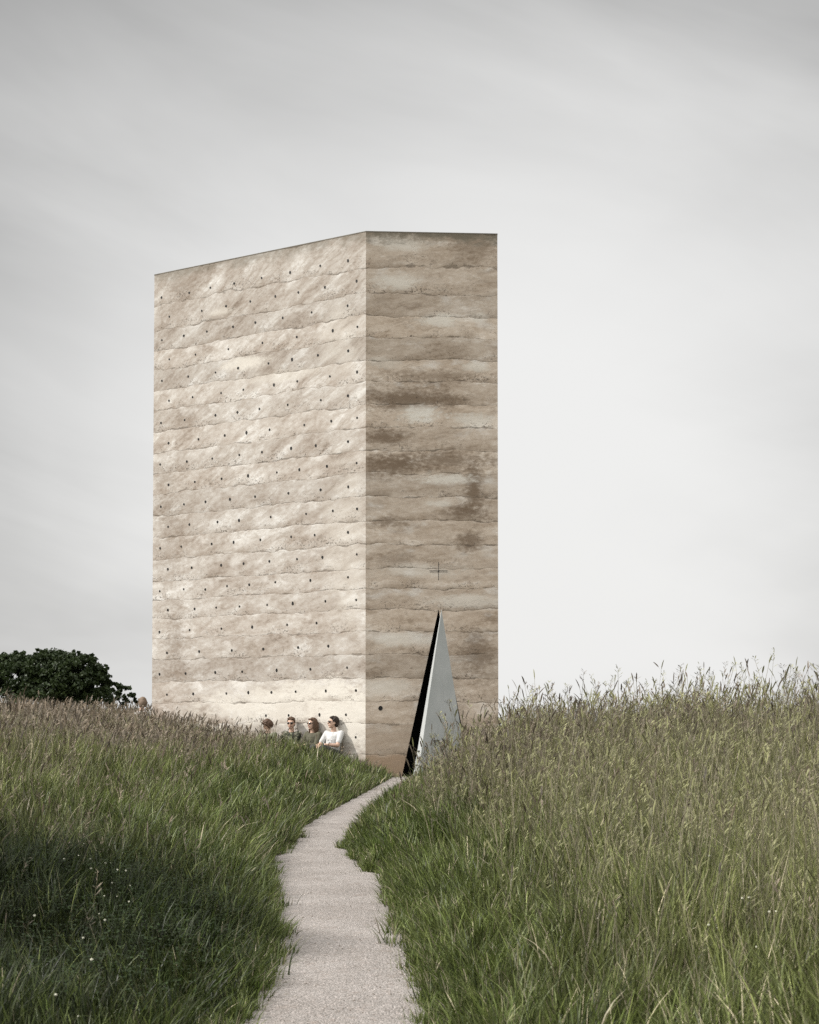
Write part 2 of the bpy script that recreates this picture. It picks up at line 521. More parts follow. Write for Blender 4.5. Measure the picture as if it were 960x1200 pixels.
def st_r(px_, py_, w, h, a):
    u, z = uz_right(px_, py_); return (u, z, w / 53, h / 53, a)
def st_l(px_, py_, w, h, a):
    u, z = uz_left(px_, py_); return (-u, z, w / 44, h / 51, a)
stains_r = [st_r(555, 572, 13, 34, .75), st_r(548, 600, 30, 11, .85), st_r(551, 634, 19, 13, .65), st_r(475, 468, 62, 16, .75), st_r(452, 545, 50, 15, .8), st_r(520, 540, 70, 13, .6),
            st_r(560, 765, 24, 34, .6), st_r(450, 512, 32, 12, .7), st_r(510, 440, 70, 9, .45), st_r(555, 285, 30, 26, .4), st_r(455, 612, 26, 7, .6), st_r(460, 655, 30, 8, .3), st_r(530, 470, 30, 9, .5),
            st_r(492, 486, 27, 11, -.95), st_r(555, 492, 32, 9, -.7), st_r(520, 562, 40, 8, -.8), st_r(465, 330, 30, 11, -.7), st_r(515, 375, 26, 9, -.75), st_r(562, 372, 14, 7, -.6), st_r(545, 705, 50, 10, -.6),
            st_r(470, 750, 44, 9, -.6), st_r(465, 285, 36, 10, -.55), st_r(450, 805, 36, 12, -.5), st_r(560, 430, 20, 7, -.6), st_r(450, 425, 24, 7, -.4), st_r(490, 668, 60, 9, -.45), st_r(515, 590, 18, 4, -.6)]
stains_l = [st_l(207, 750, 16, 40, .38), st_l(200, 640, 22, 60, .25), st_l(215, 330, 40, 16, .3), st_l(195, 560, 22, 22, .28), st_l(210, 790, 40, 10, .22),
            st_l(290, 425, 36, 10, -.7), st_l(410, 840, 60, 44, -.75), st_l(400, 400, 28, 50, -.25), st_l(330, 440, 60, 8, -.4), st_l(260, 365, 18, 6, -.5), st_l(320, 826, 110, 26, -.7), st_l(370, 808, 70, 12, -.65), st_l(405, 640, 30, 110, -.3)]
M_wall_l = wall_mat('rammed concrete slanting streaks', R(27), stains_l)  # slanting pour streaks of the left face
M_wall_r = wall_mat('rammed concrete level streaks', R(4), stains_r, True)

bm = bmesh.new()
uvL = bm.loops.layers.uv.new('layers')
uvM = bm.loops.layers.uv.new('metres')
def wquad(org, tdir, u0, u1, u2, u3, z0, z1, sign, mi):
    """u0,u1 at z0; u2,u3 at z1 (u3 above u0)"""
    pts = [(u0, z0), (u1, z0), (u2, z1), (u3, z1)]
    if abs(u2 - u3) < 1e-5: pts = pts[:3]
    vs = [bm.verts.new((org.x + tdir.x * u - CH.x, org.y + tdir.y * u - CH.y, z - CH.z)) for u, z in pts]
    if sign < 0: vs = vs[::-1]; pts = pts[::-1]
    f = bm.faces.new(vs)
    f.material_index = mi
    for lp, (u, z) in zip(f.loops, pts):
        lp[uvL].uv = (u * sign, layer_coord(z)); lp[uvM].uv = (u * sign, z)
for a_, b_ in zip(JOINTS[:-1], JOINTS[1:]):
    wquad(C2, tl, 0, WL, WL, 0, a_, b_, -1, 0)
    zs = [a_, b_] if not (a_ < zA < b_) else [a_, zA, b_]
    for z0, z1 in zip(zs[:-1], zs[1:]):
        if z1 <= zA + 1e-6:
            wquad(C2, tr, 0, uA + slL * (z0 - zA), uA + slL * (z1 - zA), 0, z0, z1, 1, 1)
            wquad(C2, tr, uA + slR * (z0 - zA), WR, WR, uA + slR * (z1 - zA), z0, z1, 1, 1)
        else:
            wquad(C2, tr, 0, WR, WR, 0, z0, z1, 1, 1)
    for P0, P1 in ((R2, B1), (B1, B2), (B2, L2)):
        e = P1 - P0
        wquad(P0, e.normalized(), 0, e.length, e.length, 0, a_, b_, 1, 0)
f = bm.faces.new([bm.verts.new((p.x - CH.x, p.y - CH.y, ZTOP - .03 - CH.z)) for p in FOOT])
f.material_index = 0
bmesh.ops.remove_doubles(bm, verts=bm.verts, dist=1e-4)
wall = mesh_obj('wall', bm, [M_wall_l, M_wall_r], chapel)

# thin weathered capping round the top
bm = bmesh.new()
cx = sum((p for p in FOOT), Vector((0, 0))) / 5
def ring(sc, z):
    out = []
    n = len(FOOT)
    for i in range(n):
        a, b, c_ = FOOT[i - 1], FOOT[i], FOOT[(i + 1) % n]
        n1 = Vector(((b - a).y, -(b - a).x)).normalized(); n2 = Vector(((c_ - b).y, -(c_ - b).x)).normalized()
        bis = (n1 + n2).normalized()
        p = b + bis * (sc / max(.3, bis.dot(n1)))
        out.append(bm.verts.new((p.x - CH.x, p.y - CH.y, z - CH.z)))
    return out
ro, ro2 = ring(.005, ZTOP - .012), ring(.005, ZTOP + .008)
ri, ri2 = ring(-.25, ZTOP - .012), ring(-.25, ZTOP + .008)
for i in range(5):
    j = (i + 1) % 5
    bm.faces.new((ro[i], ro[j], ro2[j], ro2[i])); bm.faces.new((ro2[i], ro2[j], ri2[j], ri2[i]))
    bm.faces.new((ri2[i], ri2[j], ri[j], ri[i])); bm.faces.new((ri[i], ri[j], ro[j], ro[i]))
mesh_obj('coping', bm, simple_mat('weathered capping', (.16, .142, .115), .9, .5, 5), chapel)

# black passage behind the door opening
bm = bmesh.new()
def W3(u, out, z):
    return Vector((C2.x + tr.x * u + nr_.x * out - CH.x, C2.y + tr.y * u + nr_.y * out - CH.y, z - CH.z))
zb0 = zB - .35
tri_f = [W3(uA + slL * (zb0 - zA) - .004, -.004, zb0), W3(uA + slR * (zb0 - zA) + .004, -.004, zb0), W3(uA, -.004, zA + .01)]
tri_b = [p + Vector((-nr_.x, -nr_.y, 0)) * 1.6 for p in tri_f]
vf = [bm.verts.new(p) for p in tri_f]; vb = [bm.verts.new(p) for p in tri_b]
for i in range(3):
    j = (i + 1) % 3
    bm.faces.new((vf[i], vf[j], vb[j], vb[i]))
bm.faces.new(vb)
mesh_obj('passage', bm, M_black, chapel)

# triangular steel door leaf, swung out about its right edge
TH = R(30); LW = 1.40; LT = .19
hu = uBR - .045
ds = Vector((-math.cos(TH), -math.sin(TH)))          # along the leaf: (wall u, inward) components
dn = Vector((math.sin(TH), -math.cos(TH)))           # leaf front normal
sa_ = (hu - uA) * .98 + .078
zlo, zhi = zB - .12, zA - .03
def leaf_pt(s, depth, z):
    q_ = ds * s - dn * depth
    return W3(hu + q_.x, -(q_.y), z)
bm = bmesh.new()
fr_ = [leaf_pt(0, 0, zlo), leaf_pt(LW, 0, zlo), leaf_pt(sa_, 0, zhi)]
bk_ = [leaf_pt(0, LT, zlo), leaf_pt(LW, LT, zlo), leaf_pt(sa_, .012, zhi)]
vf = [bm.verts.new(p) for p in fr_]; vb = [bm.verts.new(p) for p in bk_]
bm.faces.new(vf[::-1]); bm.faces.new(vb)
for i in range(3):
    j = (i + 1) % 3
    bm.faces.new((vf[i], vf[j], vb[j], vb[i]))
bmesh.ops.recalc_face_normals(bm, faces=bm.faces)
bmesh.ops.bevel(bm, geom=bm.edges, offset=.003, segments=1, affect='EDGES')
door = mesh_obj('door', bm, M_steel, chapel)

def box_bm(bm, pts8):
    v = [bm.verts.new(p) for p in pts8]
    for f in ((0, 3, 2, 1), (4, 5, 6, 7), (0, 1, 5, 4), (1, 2, 6, 5), (2, 3, 7, 6), (3, 0, 4, 7)):
        bm.faces.new([v[i] for i in f])
# handle: small lever on the leaf
bm = bmesh.new()
zh = at_depth(503, 868, YC - .4).z
s_h = LW * .66
for (s0, s1, d0, d1, z0, z1) in ((s_h - .012, s_h + .012, -.05, 0.002, zh - .012, zh + .012), (s_h - .075, s_h + .075, -.07, -.045, zh - .017, zh + .017)):
    box_bm(bm, [leaf_pt(s0, d1, z0), leaf_pt(s1, d1, z0), leaf_pt(s1, d0, z0), leaf_pt(s0, d0, z0),
                leaf_pt(s0, d1, z1), leaf_pt(s1, d1, z1), leaf_pt(s1, d0, z1), leaf_pt(s0, d0, z1)])
bmesh.ops.recalc_face_normals(bm, faces=bm.faces)
mesh_obj('handle', bm, simple_mat('brushed handle', (.16, .16, .155), .35, .1, 20, metallic=.6), door)
# slots low on the leaf's free edge
for k in range(4):
    z0 = zB + .06 + k * .15
    fz = (z0 - zlo) / (zhi - zlo)
    s_e = LW + (sa_ - LW) * fz
    fz1 = (z0 + .05 - zlo) / (zhi - zlo); s_e1 = LW + (sa_ - LW) * fz1
    bm = bmesh.new()
    box_bm(bm, [leaf_pt(s_e - .01, .05, z0), leaf_pt(s_e + .004, .05, z0), leaf_pt(s_e + .004, .14, z0), leaf_pt(s_e - .01, .14, z0),
                leaf_pt(s_e1 - .01, .05, z0 + .035), leaf_pt(s_e1 + .004, .05, z0 + .035), leaf_pt(s_e1 + .004, .14, z0 + .035), leaf_pt(s_e1 - .01, .14, z0 + .035)])
    bmesh.ops.recalc_face_normals(bm, faces=bm.faces)
    mesh_obj('bolt_slot', bm, M_dark, door)

# small incised cross above the door
cu, cz = uz_right(514, 669.5)
bm = bmesh.new()
def wbox(u0, u1, z0, z1, o0, o1):
    box_bm(bm, [W3(u0, o0, z0), W3(u1, o0, z0), W3(u1, o1, z0), W3(u0, o1, z0), W3(u0, o0, z1), W3(u1, o0, z1), W3(u1, o1, z1), W3(u0, o1, z1)])
wbox(cu - .006, cu + .006, cz - .20, cz + .21, -.004, .003)
for dz in (-.013, .017):
    wbox(cu - .20, cu + .20, cz + dz - .004, cz + dz + .004, -.004, .0045)
wbox(cu - .018, cu + .018, cz - .02, cz + .024, -.004, .006)
mesh_obj('cross', bm, simple_mat('dark incised metal', (.07, .062, .055), .7, .2, 20), chapel)

# tie holes of the formwork on the left wall, each where the photograph shows it
HP = []
def rows(ox, oy, sc, pts): HP.extend((ox + x * sc, oy + y * sc) for x, y in pts)
rows(160, 250, .4583, [(64,215),(135,203),(189,190),(250,179),(320,165),(393,151),(470,134),(541,121),
 (84,264),(167,249),(229,237),(291,225),(355,212),(414,202),(482,189),(563,173),
 (65,324),(121,313),(180,302),(247,290),(304,279),(374,267),(448,253),(540,236),
 (84,373),(151,361),(235,347),(322,331),(410,316),(502,300),(565,290)])
rows(175, 400, .2656, [(56,174),(172,155),(292,137),(392,118),(526,97),(630,80),(744,61),(878,42),
 (87,262),(191,246),(317,228),(415,213),(550,192),(653,176),(797,154),(917,135),
 (52,360),(156,347),(292,326),(389,313),(486,298),(611,280),(757,259),(877,240),
 (85,449),(217,432),(333,415),(429,403),(531,390),(684,369),(803,352),(917,337),
 (48,543),(166,530),(278,517),(397,501),(497,489),(626,472),(735,460),(877,442),
 (85,633),(201,620),(319,606),(436,593),(563,578),(662,566),(784,551),(915,537),
 (51,730),(153,719),(248,708),(356,697),(467,685),(614,670),(756,655),(878,642),
 (83,818),(177,808),(301,797),(396,790),(536,775),(692,761),(810,748),(917,739)])
rows(175, 610, .2656, [(48,122),(141,115),(275,103),(372,96),(490,85),(626,72),(730,64),(877,52),
 (82,215),(187,208),(317,197),(416,190),(530,180),(652,170),(764,162),(916,149),
 (46,312),(152,303),(247,304),(343,289),(441,283),(556,272),(711,264),(877,250),
 (82,395),(200,390),(295,384),(398,379),(520,372),(633,366),(777,356),(913,350),
 (45,492),(178,483),(318,477),(454,470),(608,460),(738,452),
 (78,584),(220,578),(364,573),(503,567),(657,560),(790,554),
 (45,678),(160,675),(291,670),(410,667),(562,661),(711,656),(873,649),
 (78,768),(194,765),(340,763),(437,759),(539,758),(646,755),(779,752),(912,750),
 (515,861),(615,860),(751,857),(868,857)])
HP.append((417, 864))
def hole_bm(r):
    """short tube end: raised rim and a sunk dark plug"""
    bm = bmesh.new()
    n = 12
    prof = [(r * 1.08, 0.0), (r * 1.06, .006), (r * .88, .007), (r * .78, .001)]
    rings = []
    for pr, h in prof:
        rings.append([bm.verts.new((pr * math.cos(i * 2 * math.pi / n), -h, pr * 1.12 * math.sin(i * 2 * math.pi / n))) for i in range(n)])
    for a, b in zip(rings[:-1], rings[1:]):
        for i in range(n):
            bm.faces.new((a[i], a[(i + 1) % n], b[(i + 1) % n], b[i]))
    bm.faces.new(rings[-1])
    return bm
def sort_key(p):
    return -p[0] - .2 * p[1]
HP.sort(key=sort_key)
rz_l = math.atan2(nl.x, -nl.y)
proto = None
rest = bmesh.new()
for i, (hx, hy) in enumerate(HP):
    u, z = uz_left(hx, hy)
    loc = Vector((tl.x * u, tl.y * u, z - ZBASE))
    sc = .85 + .3 * random.random()
    if i < 99:
        if proto is None:
            proto = mesh_obj('tie_hole', hole_bm(.0245), M_hole, chapel); o = proto
        else:
            o = proto.copy(); COL.objects.link(o); o.parent = chapel
        o.location = loc; o.rotation_euler = (0, 0, rz_l); o.scale = (sc, 1, sc * (1 + .4 * random.random() ** 2))
    else:
        b2 = hole_bm(.0245 * sc)
        b2.transform(Matrix.Translation(loc) @ Matrix.Rotation(rz_l, 4, 'Z'))
        tmp = bpy.data.meshes.new('tmp'); b2.to_mesh(tmp); b2.free(); rest.from_mesh(tmp); bpy.data.meshes.remove(tmp)
o = mesh_obj('tie_hole', rest, M_hole, chapel)
o['kind'] = 'stuff'
u, z = uz_right(446, 830)
o = mesh_obj('tie_hole', hole_bm(.045), M_hole, chapel)
o.location = (tr.x * u, tr.y * u, z - ZBASE); o.rotation_euler = (0, 0, math.atan2(nr_.x, -nr_.y))

# ------------------------------------------------------------------ grass
def ribbons(P, H, W, az, face, lean, bend, ts, wf):
    """N ribbons of len(ts) levels: returns (N, L, 2, 3) points"""
    ts = np.array(ts)[None, :]; wf = np.array(wf)[None, :]
    d = np.stack([np.cos(az), np.sin(az)], -1)
    sd = np.stack([np.cos(face), np.sin(face)], -1)
    horiz = H[:, None] * (lean[:, None] * ts + bend[:, None] * ts ** 2.2)
    up = H[:, None] * ts * np.sqrt(np.clip(1 - (lean[:, None] * .6 + bend[:, None] * .75 * ts) ** 2, .15, 1))
    cxy = P[:, None, :2] + d[:, None, :] * horiz[..., None]
    cz_ = P[:, None, 2] + up
    hw = (W[:, None] * wf * .5)
    l = np.concatenate([cxy - sd[:, None, :] * hw[..., None], cz_[..., None]], -1)
    r = np.concatenate([cxy + sd[:, None, :] * hw[..., None], cz_[..., None]], -1)
    return np.stack([l, r], 2), np.concatenate([cxy, cz_[..., None]], -1)
def ribbon_quads(n, L, off=0):
    base = off + (np.arange(n) * L * 2)[:, None, None]
    k = (np.arange(L - 1) * 2)[None, :, None]
    return (base + k + np.array([0, 1, 3, 2])[None, None, :]).reshape(-1, 4)

def scatter(n_try, y0, y1, dens, margin=2.6, side=.275):
    """sample roots with density dens(y) per m2"""
    out = []
    ys = np.linspace(y0, y1, 80)
    wid = 2 * (ys * side + margin)
    pdf = dens(ys) * wid
    total = np.trapz(pdf, ys)
    n = int(total)
    cdf = np.cumsum(pdf); cdf = cdf / cdf[-1]
    yy = np.interp(rng.random(n), np.concatenate([[0], cdf]), np.concatenate([[y0], ys]))
    xx = (rng.random(n) * 2 - 1) * (yy * side + margin)
    return xx, yy

PEOPLE_XY = []      # filled below, kept clear of blades
def keep_mask(x, y, edge=.0):
    # irregular path edge
    dl, dr = xl(y) - x, x - xr(y)
    sgn = np.sign(dl - dr)
    e = .045 * np.sin(y * 4.1 + sgn) + .05 * np.sin(y * 9.7 + sgn * 2 + .8 * np.sin(y * 3)) + .03 * np.sin(y * 23.3 + sgn) + edge - .01
    dl, dr = xl(y) - x, x - xr(y)
    k = (np.maximum(dl, dr) > e + .16 * (rng.random(len(x)) ** 1.5 - .45)) | (y > YC - .95 + .15 * np.sin(x * 9))
    k &= ~inside_foot(x, y, .03)
    # trodden soil at the foot of the right wall beside the door
    apron = (y > YC - 1.0) & (x > C2.x + .1) & (x < C2.x + 1.1)
    k &= ~(apron & (rng.random(len(x)) > .30))
    for (qx, qy) in PEOPLE_XY:
        k &= ((x - qx) ** 2 + (y - qy) ** 2) > .30 ** 2
    return k

# where the seated people are
def wall_spot(u, out):
    """pixel column u -> point standing `out` metres in front of the left wall"""
    d = ray(u, 860)
    o_ = Vector((C2.x + nl.x * out, C2.y + nl.y * out))
    k = ((o_.x - EYE.x) * nl.x + (o_.y - EYE.y) * nl.y) / (d.x * nl.x + d.y * nl.y)
    p = EYE + d * k
    return p.x, p.y
SPOTS = dict(white=wall_spot(389, .19), woman=wall_spot(365, .20), camo=wall_spot(340, .22), bowed=wall_spot(315, .28))
SPOTS['corner'] = tuple(at_depth(168, 830, 40.6).xy)
PEOPLE_XY += [p for p in SPOTS.values()]

GREEN_A = np.array([.050, .076, .013]); GREEN_B = np.array([.140, .162, .052])
OLIVE = np.array([.215, .218, .092]); STRAW = np.array([.36, .315, .215]); TAN = np.array([.265, .215, .160])
DEEP_SHADE = np.array([.014, .023, .005])

def blade_field(name, y0, y1, dens, L, label, width_gain=1.0):
    x, y = scatter(0, y0, y1, dens)
    k = keep_mask(x, y)
    x, y = x[k], y[k]
    n = len(x)
    g_ = grass_h(x, y); md = meadow(x, y)
    h = g_ * (.45 + .65 * rng.random(n) ** .8)
    w = .0092 * (np.maximum(y, 8) / 10) ** .66 * (.45 + 1.0 * rng.random(n) ** 1.5) * width_gain
    # wind-combed lean, mostly to the right, with clumps
    cl = np.sin(2.1 * x + 1.3 * y) + np.sin(1.7 * y - 2.6 * x + 1)
    # tufts: blades of one cell share a lean, a height and a tone
    cell = np.floor(x * 4.3 + .7 * np.sin(y * 3)).astype(int) * 7919 + np.floor(y * 3.1 + .7 * np.sin(x * 4)).astype(int) * 104729
    cr = np.random.default_rng(5).random((4096, 3))[np.abs(cell) % 4096]
    az = rng.normal(0, 1.0, n) * 1.3 + .4 * cl + cr[:, 0] * 6.283
    lean = np.abs(rng.normal(0, .12, n)) * (1 - .45 * md) + .02 + .16 * cr[:, 1] * (1 - .6 * md)
    bend = np.abs(rng.normal(0, .36, n)) * (1 - .55 * md) + .03
    h = h * (.78 + .48 * cr[:, 2])
    # blades at the very edge flop over the path
    dl, dr = xl(y) - x, x - xr(y)
    de = np.maximum(dl, dr)
    ed = (de < .30) & (rng.random(n) < .6) & (y < YC - 1)
    az = np.where(ed, np.where(dl > dr, 0.0, math.pi) + rng.normal(0, .7, n), az)
    bend = np.where(ed, np.abs(rng.normal(.35, .25, n)), bend)
    h = np.where(ed, h * (1.05 + .35 * rng.random(n)), h)
    face = rng.random(n) * 6.283
    ts = np.linspace(0, 1, L)
    wf = np.clip(1.12 * (1 - ts) ** .62, .10, 1)
    P = np.stack([x, y, ground(x, y) - .02], -1)
    pts, _ = ribbons(P, h, w, az, face, lean, bend, ts, wf)
    r1, r2 = rng.random(n), rng.random(n)
    pn = .5 + .25 * np.sin(.9 * x + 1.7 * np.sin(.6 * y)) + .25 * np.sin(1.3 * y + 1.1 * x)
    c = GREEN_A + (GREEN_B - GREEN_A) * np.clip(r1 * .8 + .3 * pn - .1, 0, 1)[:, None]
    mm = np.clip(md * (.55 + .6 * r2), 0, 1)[:, None]
    c = c * (1 - mm) + OLIVE * mm
    dry = (rng.random(n) < .05 + .20 * md)[:, None]
    c = np.where(dry, STRAW * (.6 + .5 * r1)[:, None], c)
    dk = np.clip(1.3 - np.hypot((x + 2.15) / 1.75, (y - 9.5) / 4.4), 0, 1) * (rng.random(n) < .87)  # grass colour darkened in an ellipse, painting shade over the lower-left patch
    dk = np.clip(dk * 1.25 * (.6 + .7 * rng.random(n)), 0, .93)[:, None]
    c = c * (1 - dk) + DEEP_SHADE * dk
    c = c * ((.34 + 1.40 * rng.random(n) ** 1.8) * (.74 + .55 * cr[:, 1]))[:, None]
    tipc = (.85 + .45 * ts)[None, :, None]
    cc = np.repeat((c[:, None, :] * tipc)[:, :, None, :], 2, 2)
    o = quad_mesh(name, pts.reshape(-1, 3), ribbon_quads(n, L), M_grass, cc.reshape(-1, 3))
    tag(o, label, 'grass', kind='stuff')
    return o
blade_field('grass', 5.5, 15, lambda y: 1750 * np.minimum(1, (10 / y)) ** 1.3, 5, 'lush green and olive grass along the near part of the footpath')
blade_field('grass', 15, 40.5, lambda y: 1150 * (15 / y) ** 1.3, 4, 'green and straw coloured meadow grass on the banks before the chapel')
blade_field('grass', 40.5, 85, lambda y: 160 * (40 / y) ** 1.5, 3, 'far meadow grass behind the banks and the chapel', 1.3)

def verge_tufts(nt):
    yy = 6 + 17 * rng.random(nt) ** 1.2
    side = rng.random(nt) < .5
    off = rng.normal(.045, .05, nt)
    xx = np.where(side, xl(yy) - off, xr(yy) + off)
    nb = 46
    n = nt * nb
    size = (.06 + .11 * rng.random(nt) ** 1.5) * np.interp(yy, [12, 23], [1, .6])
    rad = np.repeat(size * .32, nb)
    x = np.repeat(xx, nb) + rng.normal(0, 1, n) * rad; y = np.repeat(yy, nb) + rng.normal(0, 1, n) * rad * 1.4
    h = np.repeat(size, nb) * (.5 + .9 * rng.random(n))
    out = np.arctan2(y - np.repeat(yy, nb), x - np.repeat(xx, nb))
    az = out + rng.normal(0, .7, n)
    lean = np.abs(rng.normal(.10, .15, n)); bend = np.abs(rng.normal(.38, .28, n))
    w = .0080 * (np.maximum(y, 8) / 10) ** .66 * (.5 + .8 * rng.random(n))
    ts = np.linspace(0, 1, 5); wf = np.clip(1.12 * (1 - ts) ** .62, .10, 1)
    P = np.stack([x, y, np.maximum(ground(x, y), zp(y) - .01) - .01], -1)
    pts, _ = ribbons(P, h, w, az, rng.random(n) * 6.283, lean, bend, ts, wf)
    k = rng.random((n, 1))
    c = GREEN_A * (1 - k) + GREEN_B * k
    c = np.where(rng.random((n, 1)) < .10, STRAW * .8, c) * (.55 + .9 * rng.random((n, 1)) ** 1.5) * np.repeat(.8 + .5 * rng.random((nt, 1)), nb, 0)
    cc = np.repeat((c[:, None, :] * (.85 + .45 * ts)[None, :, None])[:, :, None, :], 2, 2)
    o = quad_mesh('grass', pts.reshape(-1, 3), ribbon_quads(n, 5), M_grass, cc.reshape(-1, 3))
    tag(o, 'ragged green tufts of grass hanging over both path edges', 'grass', kind='stuff')
verge_tufts(420)

def stalk_field(name, y0, y1, dens, label):
    x, y = scatter(0, y0, y1, dens)
    k = keep_mask(x, y, .25)
    md = meadow(x, y)
    dl, dr = xl(y) - x, x - xr(y)
    md = np.where(dr > 0, np.clip((dr - .45) / 1.2, 0, 1), md)
    prob = np.clip(md * 1.15 - .12, .015, 1) * np.where(dl > 0, np.interp(y, [8, 13, 18], [.15, .5, .8]), 1.0)
    wd, s_ = wall_sd(x, y)
    prob = np.where((wd < 5) & (s_ < 3.7) & (s_ > -1), prob * .06, prob)
    prob = np.where((y > 24) & (x - xr(y) > 0) & (x < .055 * y), prob * .10, prob)
    prob = prob * np.where((dr > 0) & (y > 12) & (y < 26), 1.45, 1) * np.clip(.40 + 1.1 * (.5 + .5 * np.sin(2.3 * x + 1.1 * y + 2 * np.sin(1.3 * y))) , 0, 1.4)
    k &= rng.random(len(x)) < prob
    x, y, md = x[k], y[k], md[k]
    n = len(x)
    left = (xl(y) - x) > 0
    g_ = grass_h(x, y)
    h = g_ * np.where(left, 1.10, 1.30) * (.72 + .52 * rng.random(n) ** 1.2) + .05 * rng.random(n) + np.where(rng.random(n) < np.where(left, .15, .36), np.where(left, .16, .42) * rng.random(n), 0)
    thick = (np.maximum(y, 9) / 10) ** .75
    w = .0034 * thick * (.8 + .5 * rng.random(n))
    az = rng.normal(0.2, 1.7, n)
    lean = np.abs(rng.normal(0, .09, n)) + .01
    bend = np.abs(rng.normal(0, .12, n)) + .02
    ts = np.array([0, .35, .65, .85, 1.0])
    P = np.stack([x, y, ground(x, y) - .02], -1)
    face = rng.normal(0, .5, n)
    pts, cen = ribbons(P, h, w, az, face, lean, bend, ts, [1, .9, .8, .65, .5])
    kc = rng.random(n)[:, None]
    stemc = (STRAW * .8) * kc + np.array([.10, .095, .055]) * (1 - kc)
    CO = [pts.reshape(-1, 3)]; Q = [ribbon_quads(n, 5)]; CC = [np.repeat(stemc, 10, 0)]
    off = n * 10
    kg = rng.random((n, 1))
    headc = TAN * np.where(left[:, None], 1.05, .85) * (.32 + .95 * rng.random((n, 1)) ** 1.3)
    headc = np.where((kg < np.interp(y, [8, 14, 20, 28], [.9, .75, .45, .3])[:, None]) & ~left[:, None], np.array([.26, .255, .13]) * (.60 + .8 * rng.random((n, 1))), headc)
    kind = rng.random(n)
    tip = cen[:, 4]; pre = cen[:, 3]
    tang = tip - pre; tang /= np.linalg.norm(tang, axis=1)[:, None]
    # dense spindle heads: two crossed ribbons
    i = np.where(kind < .55)[0]
    hl = (.05 + .08 * rng.random(len(i))) * (1 + .25 * (thick[i] - 1))
    hw = (.0026 + .0034 * rng.random(len(i))) * thick[i]
    for ax in (0.3, 1.87):
        lv = np.array([0, .25, .6, .85, 1.0]); wv = np.array([.35, .95, 1, .65, .12])
        sd = np.stack([np.cos(face[i] + ax), np.sin(face[i] + ax), np.zeros(len(i))], -1)
        c0 = tip[i] - tang[i] * .01
        cen2 = c0[:, None] + tang[i][:, None] * (hl[:, None] * lv)[..., None]
        # nodding droop
        dr_ = np.stack([np.cos(az[i]), np.sin(az[i]), -.6 * np.ones(len(i))], -1)
        cen2 = cen2 + dr_[:, None] * (hl[:, None] * .16 * lv ** 2)[..., None]
        lf = cen2 - sd[:, None] * (hw[:, None] * wv)[..., None]
        rt = cen2 + sd[:, None] * (hw[:, None] * wv)[..., None]
        CO.append(np.stack([lf, rt], 2).reshape(-1, 3)); Q.append(ribbon_quads(len(i), 5, off)); CC.append(np.repeat(headc[i], 10, 0))
        off += len(i) * 10
    # loose panicles: little spikelets on the top part of the stem
    i = np.where(kind >= .55)[0]
    for kq in range(13):
        f_ = .05 + .95 * rng.random(len(i))
        ln = (.05 + .10 * rng.random(len(i)))
        base = tip[i] - tang[i] * (ln * f_ * 1.2)[:, None] + tang[i] * .03
        ang = rng.random(len(i)) * 6.283
        o_ = np.stack([np.cos(ang), np.sin(ang), .35 + .6 * rng.random(len(i))], -1)
        spread = (.008 + .028 * f_ * rng.random(len(i))) * (1 + .3 * (thick[i] - 1))
        p0 = base + o_ * (spread * .25)[:, None]
        sl = (.010 + .014 * rng.random(len(i))) * (1 + .35 * (thick[i] - 1))
        p1 = p0 + o_ * (spread + sl)[:, None]
        sd = np.stack([np.cos(ang + 1.57), np.sin(ang + 1.57), .3 * np.ones(len(i))], -1)
        hw = (.0016 + .0020 * rng.random(len(i))) * thick[i]
        mid = p0 * .35 + p1 * .65
        vv = np.stack([p0 - sd * (hw * .2)[:, None], p0 + sd * (hw * .2)[:, None], mid - sd * hw[:, None], mid + sd * hw[:, None], p1 - sd * (hw * .2)[:, None], p1 + sd * (hw * .2)[:, None]], 1)
        CO.append(vv.reshape(-1, 3)); Q.append(ribbon_quads(len(i), 3, off)); CC.append(np.repeat(headc[i], 6, 0))
        off += len(i) * 6
    o = quad_mesh(name, np.concatenate(CO), np.concatenate(Q), M_stalk, np.concatenate(CC))
    tag(o, label, 'grass stalks', kind='stuff')
stalk_field('grass_stalks', 7, 18, lambda y: 125 * (11 / np.maximum(y, 11)) ** .5, 'brown seeding grass stalks rising over the near meadow')
stalk_field('grass_stalks', 18, 41, lambda y: 150 * (18 / y) ** .9, 'tan seeding grass stalks along the crest of both banks')
stalk_field('grass_stalks', 41, 75, lambda y: 30 * (40 / y) ** 1.0, 'far seeding grass stalks behind the crest')

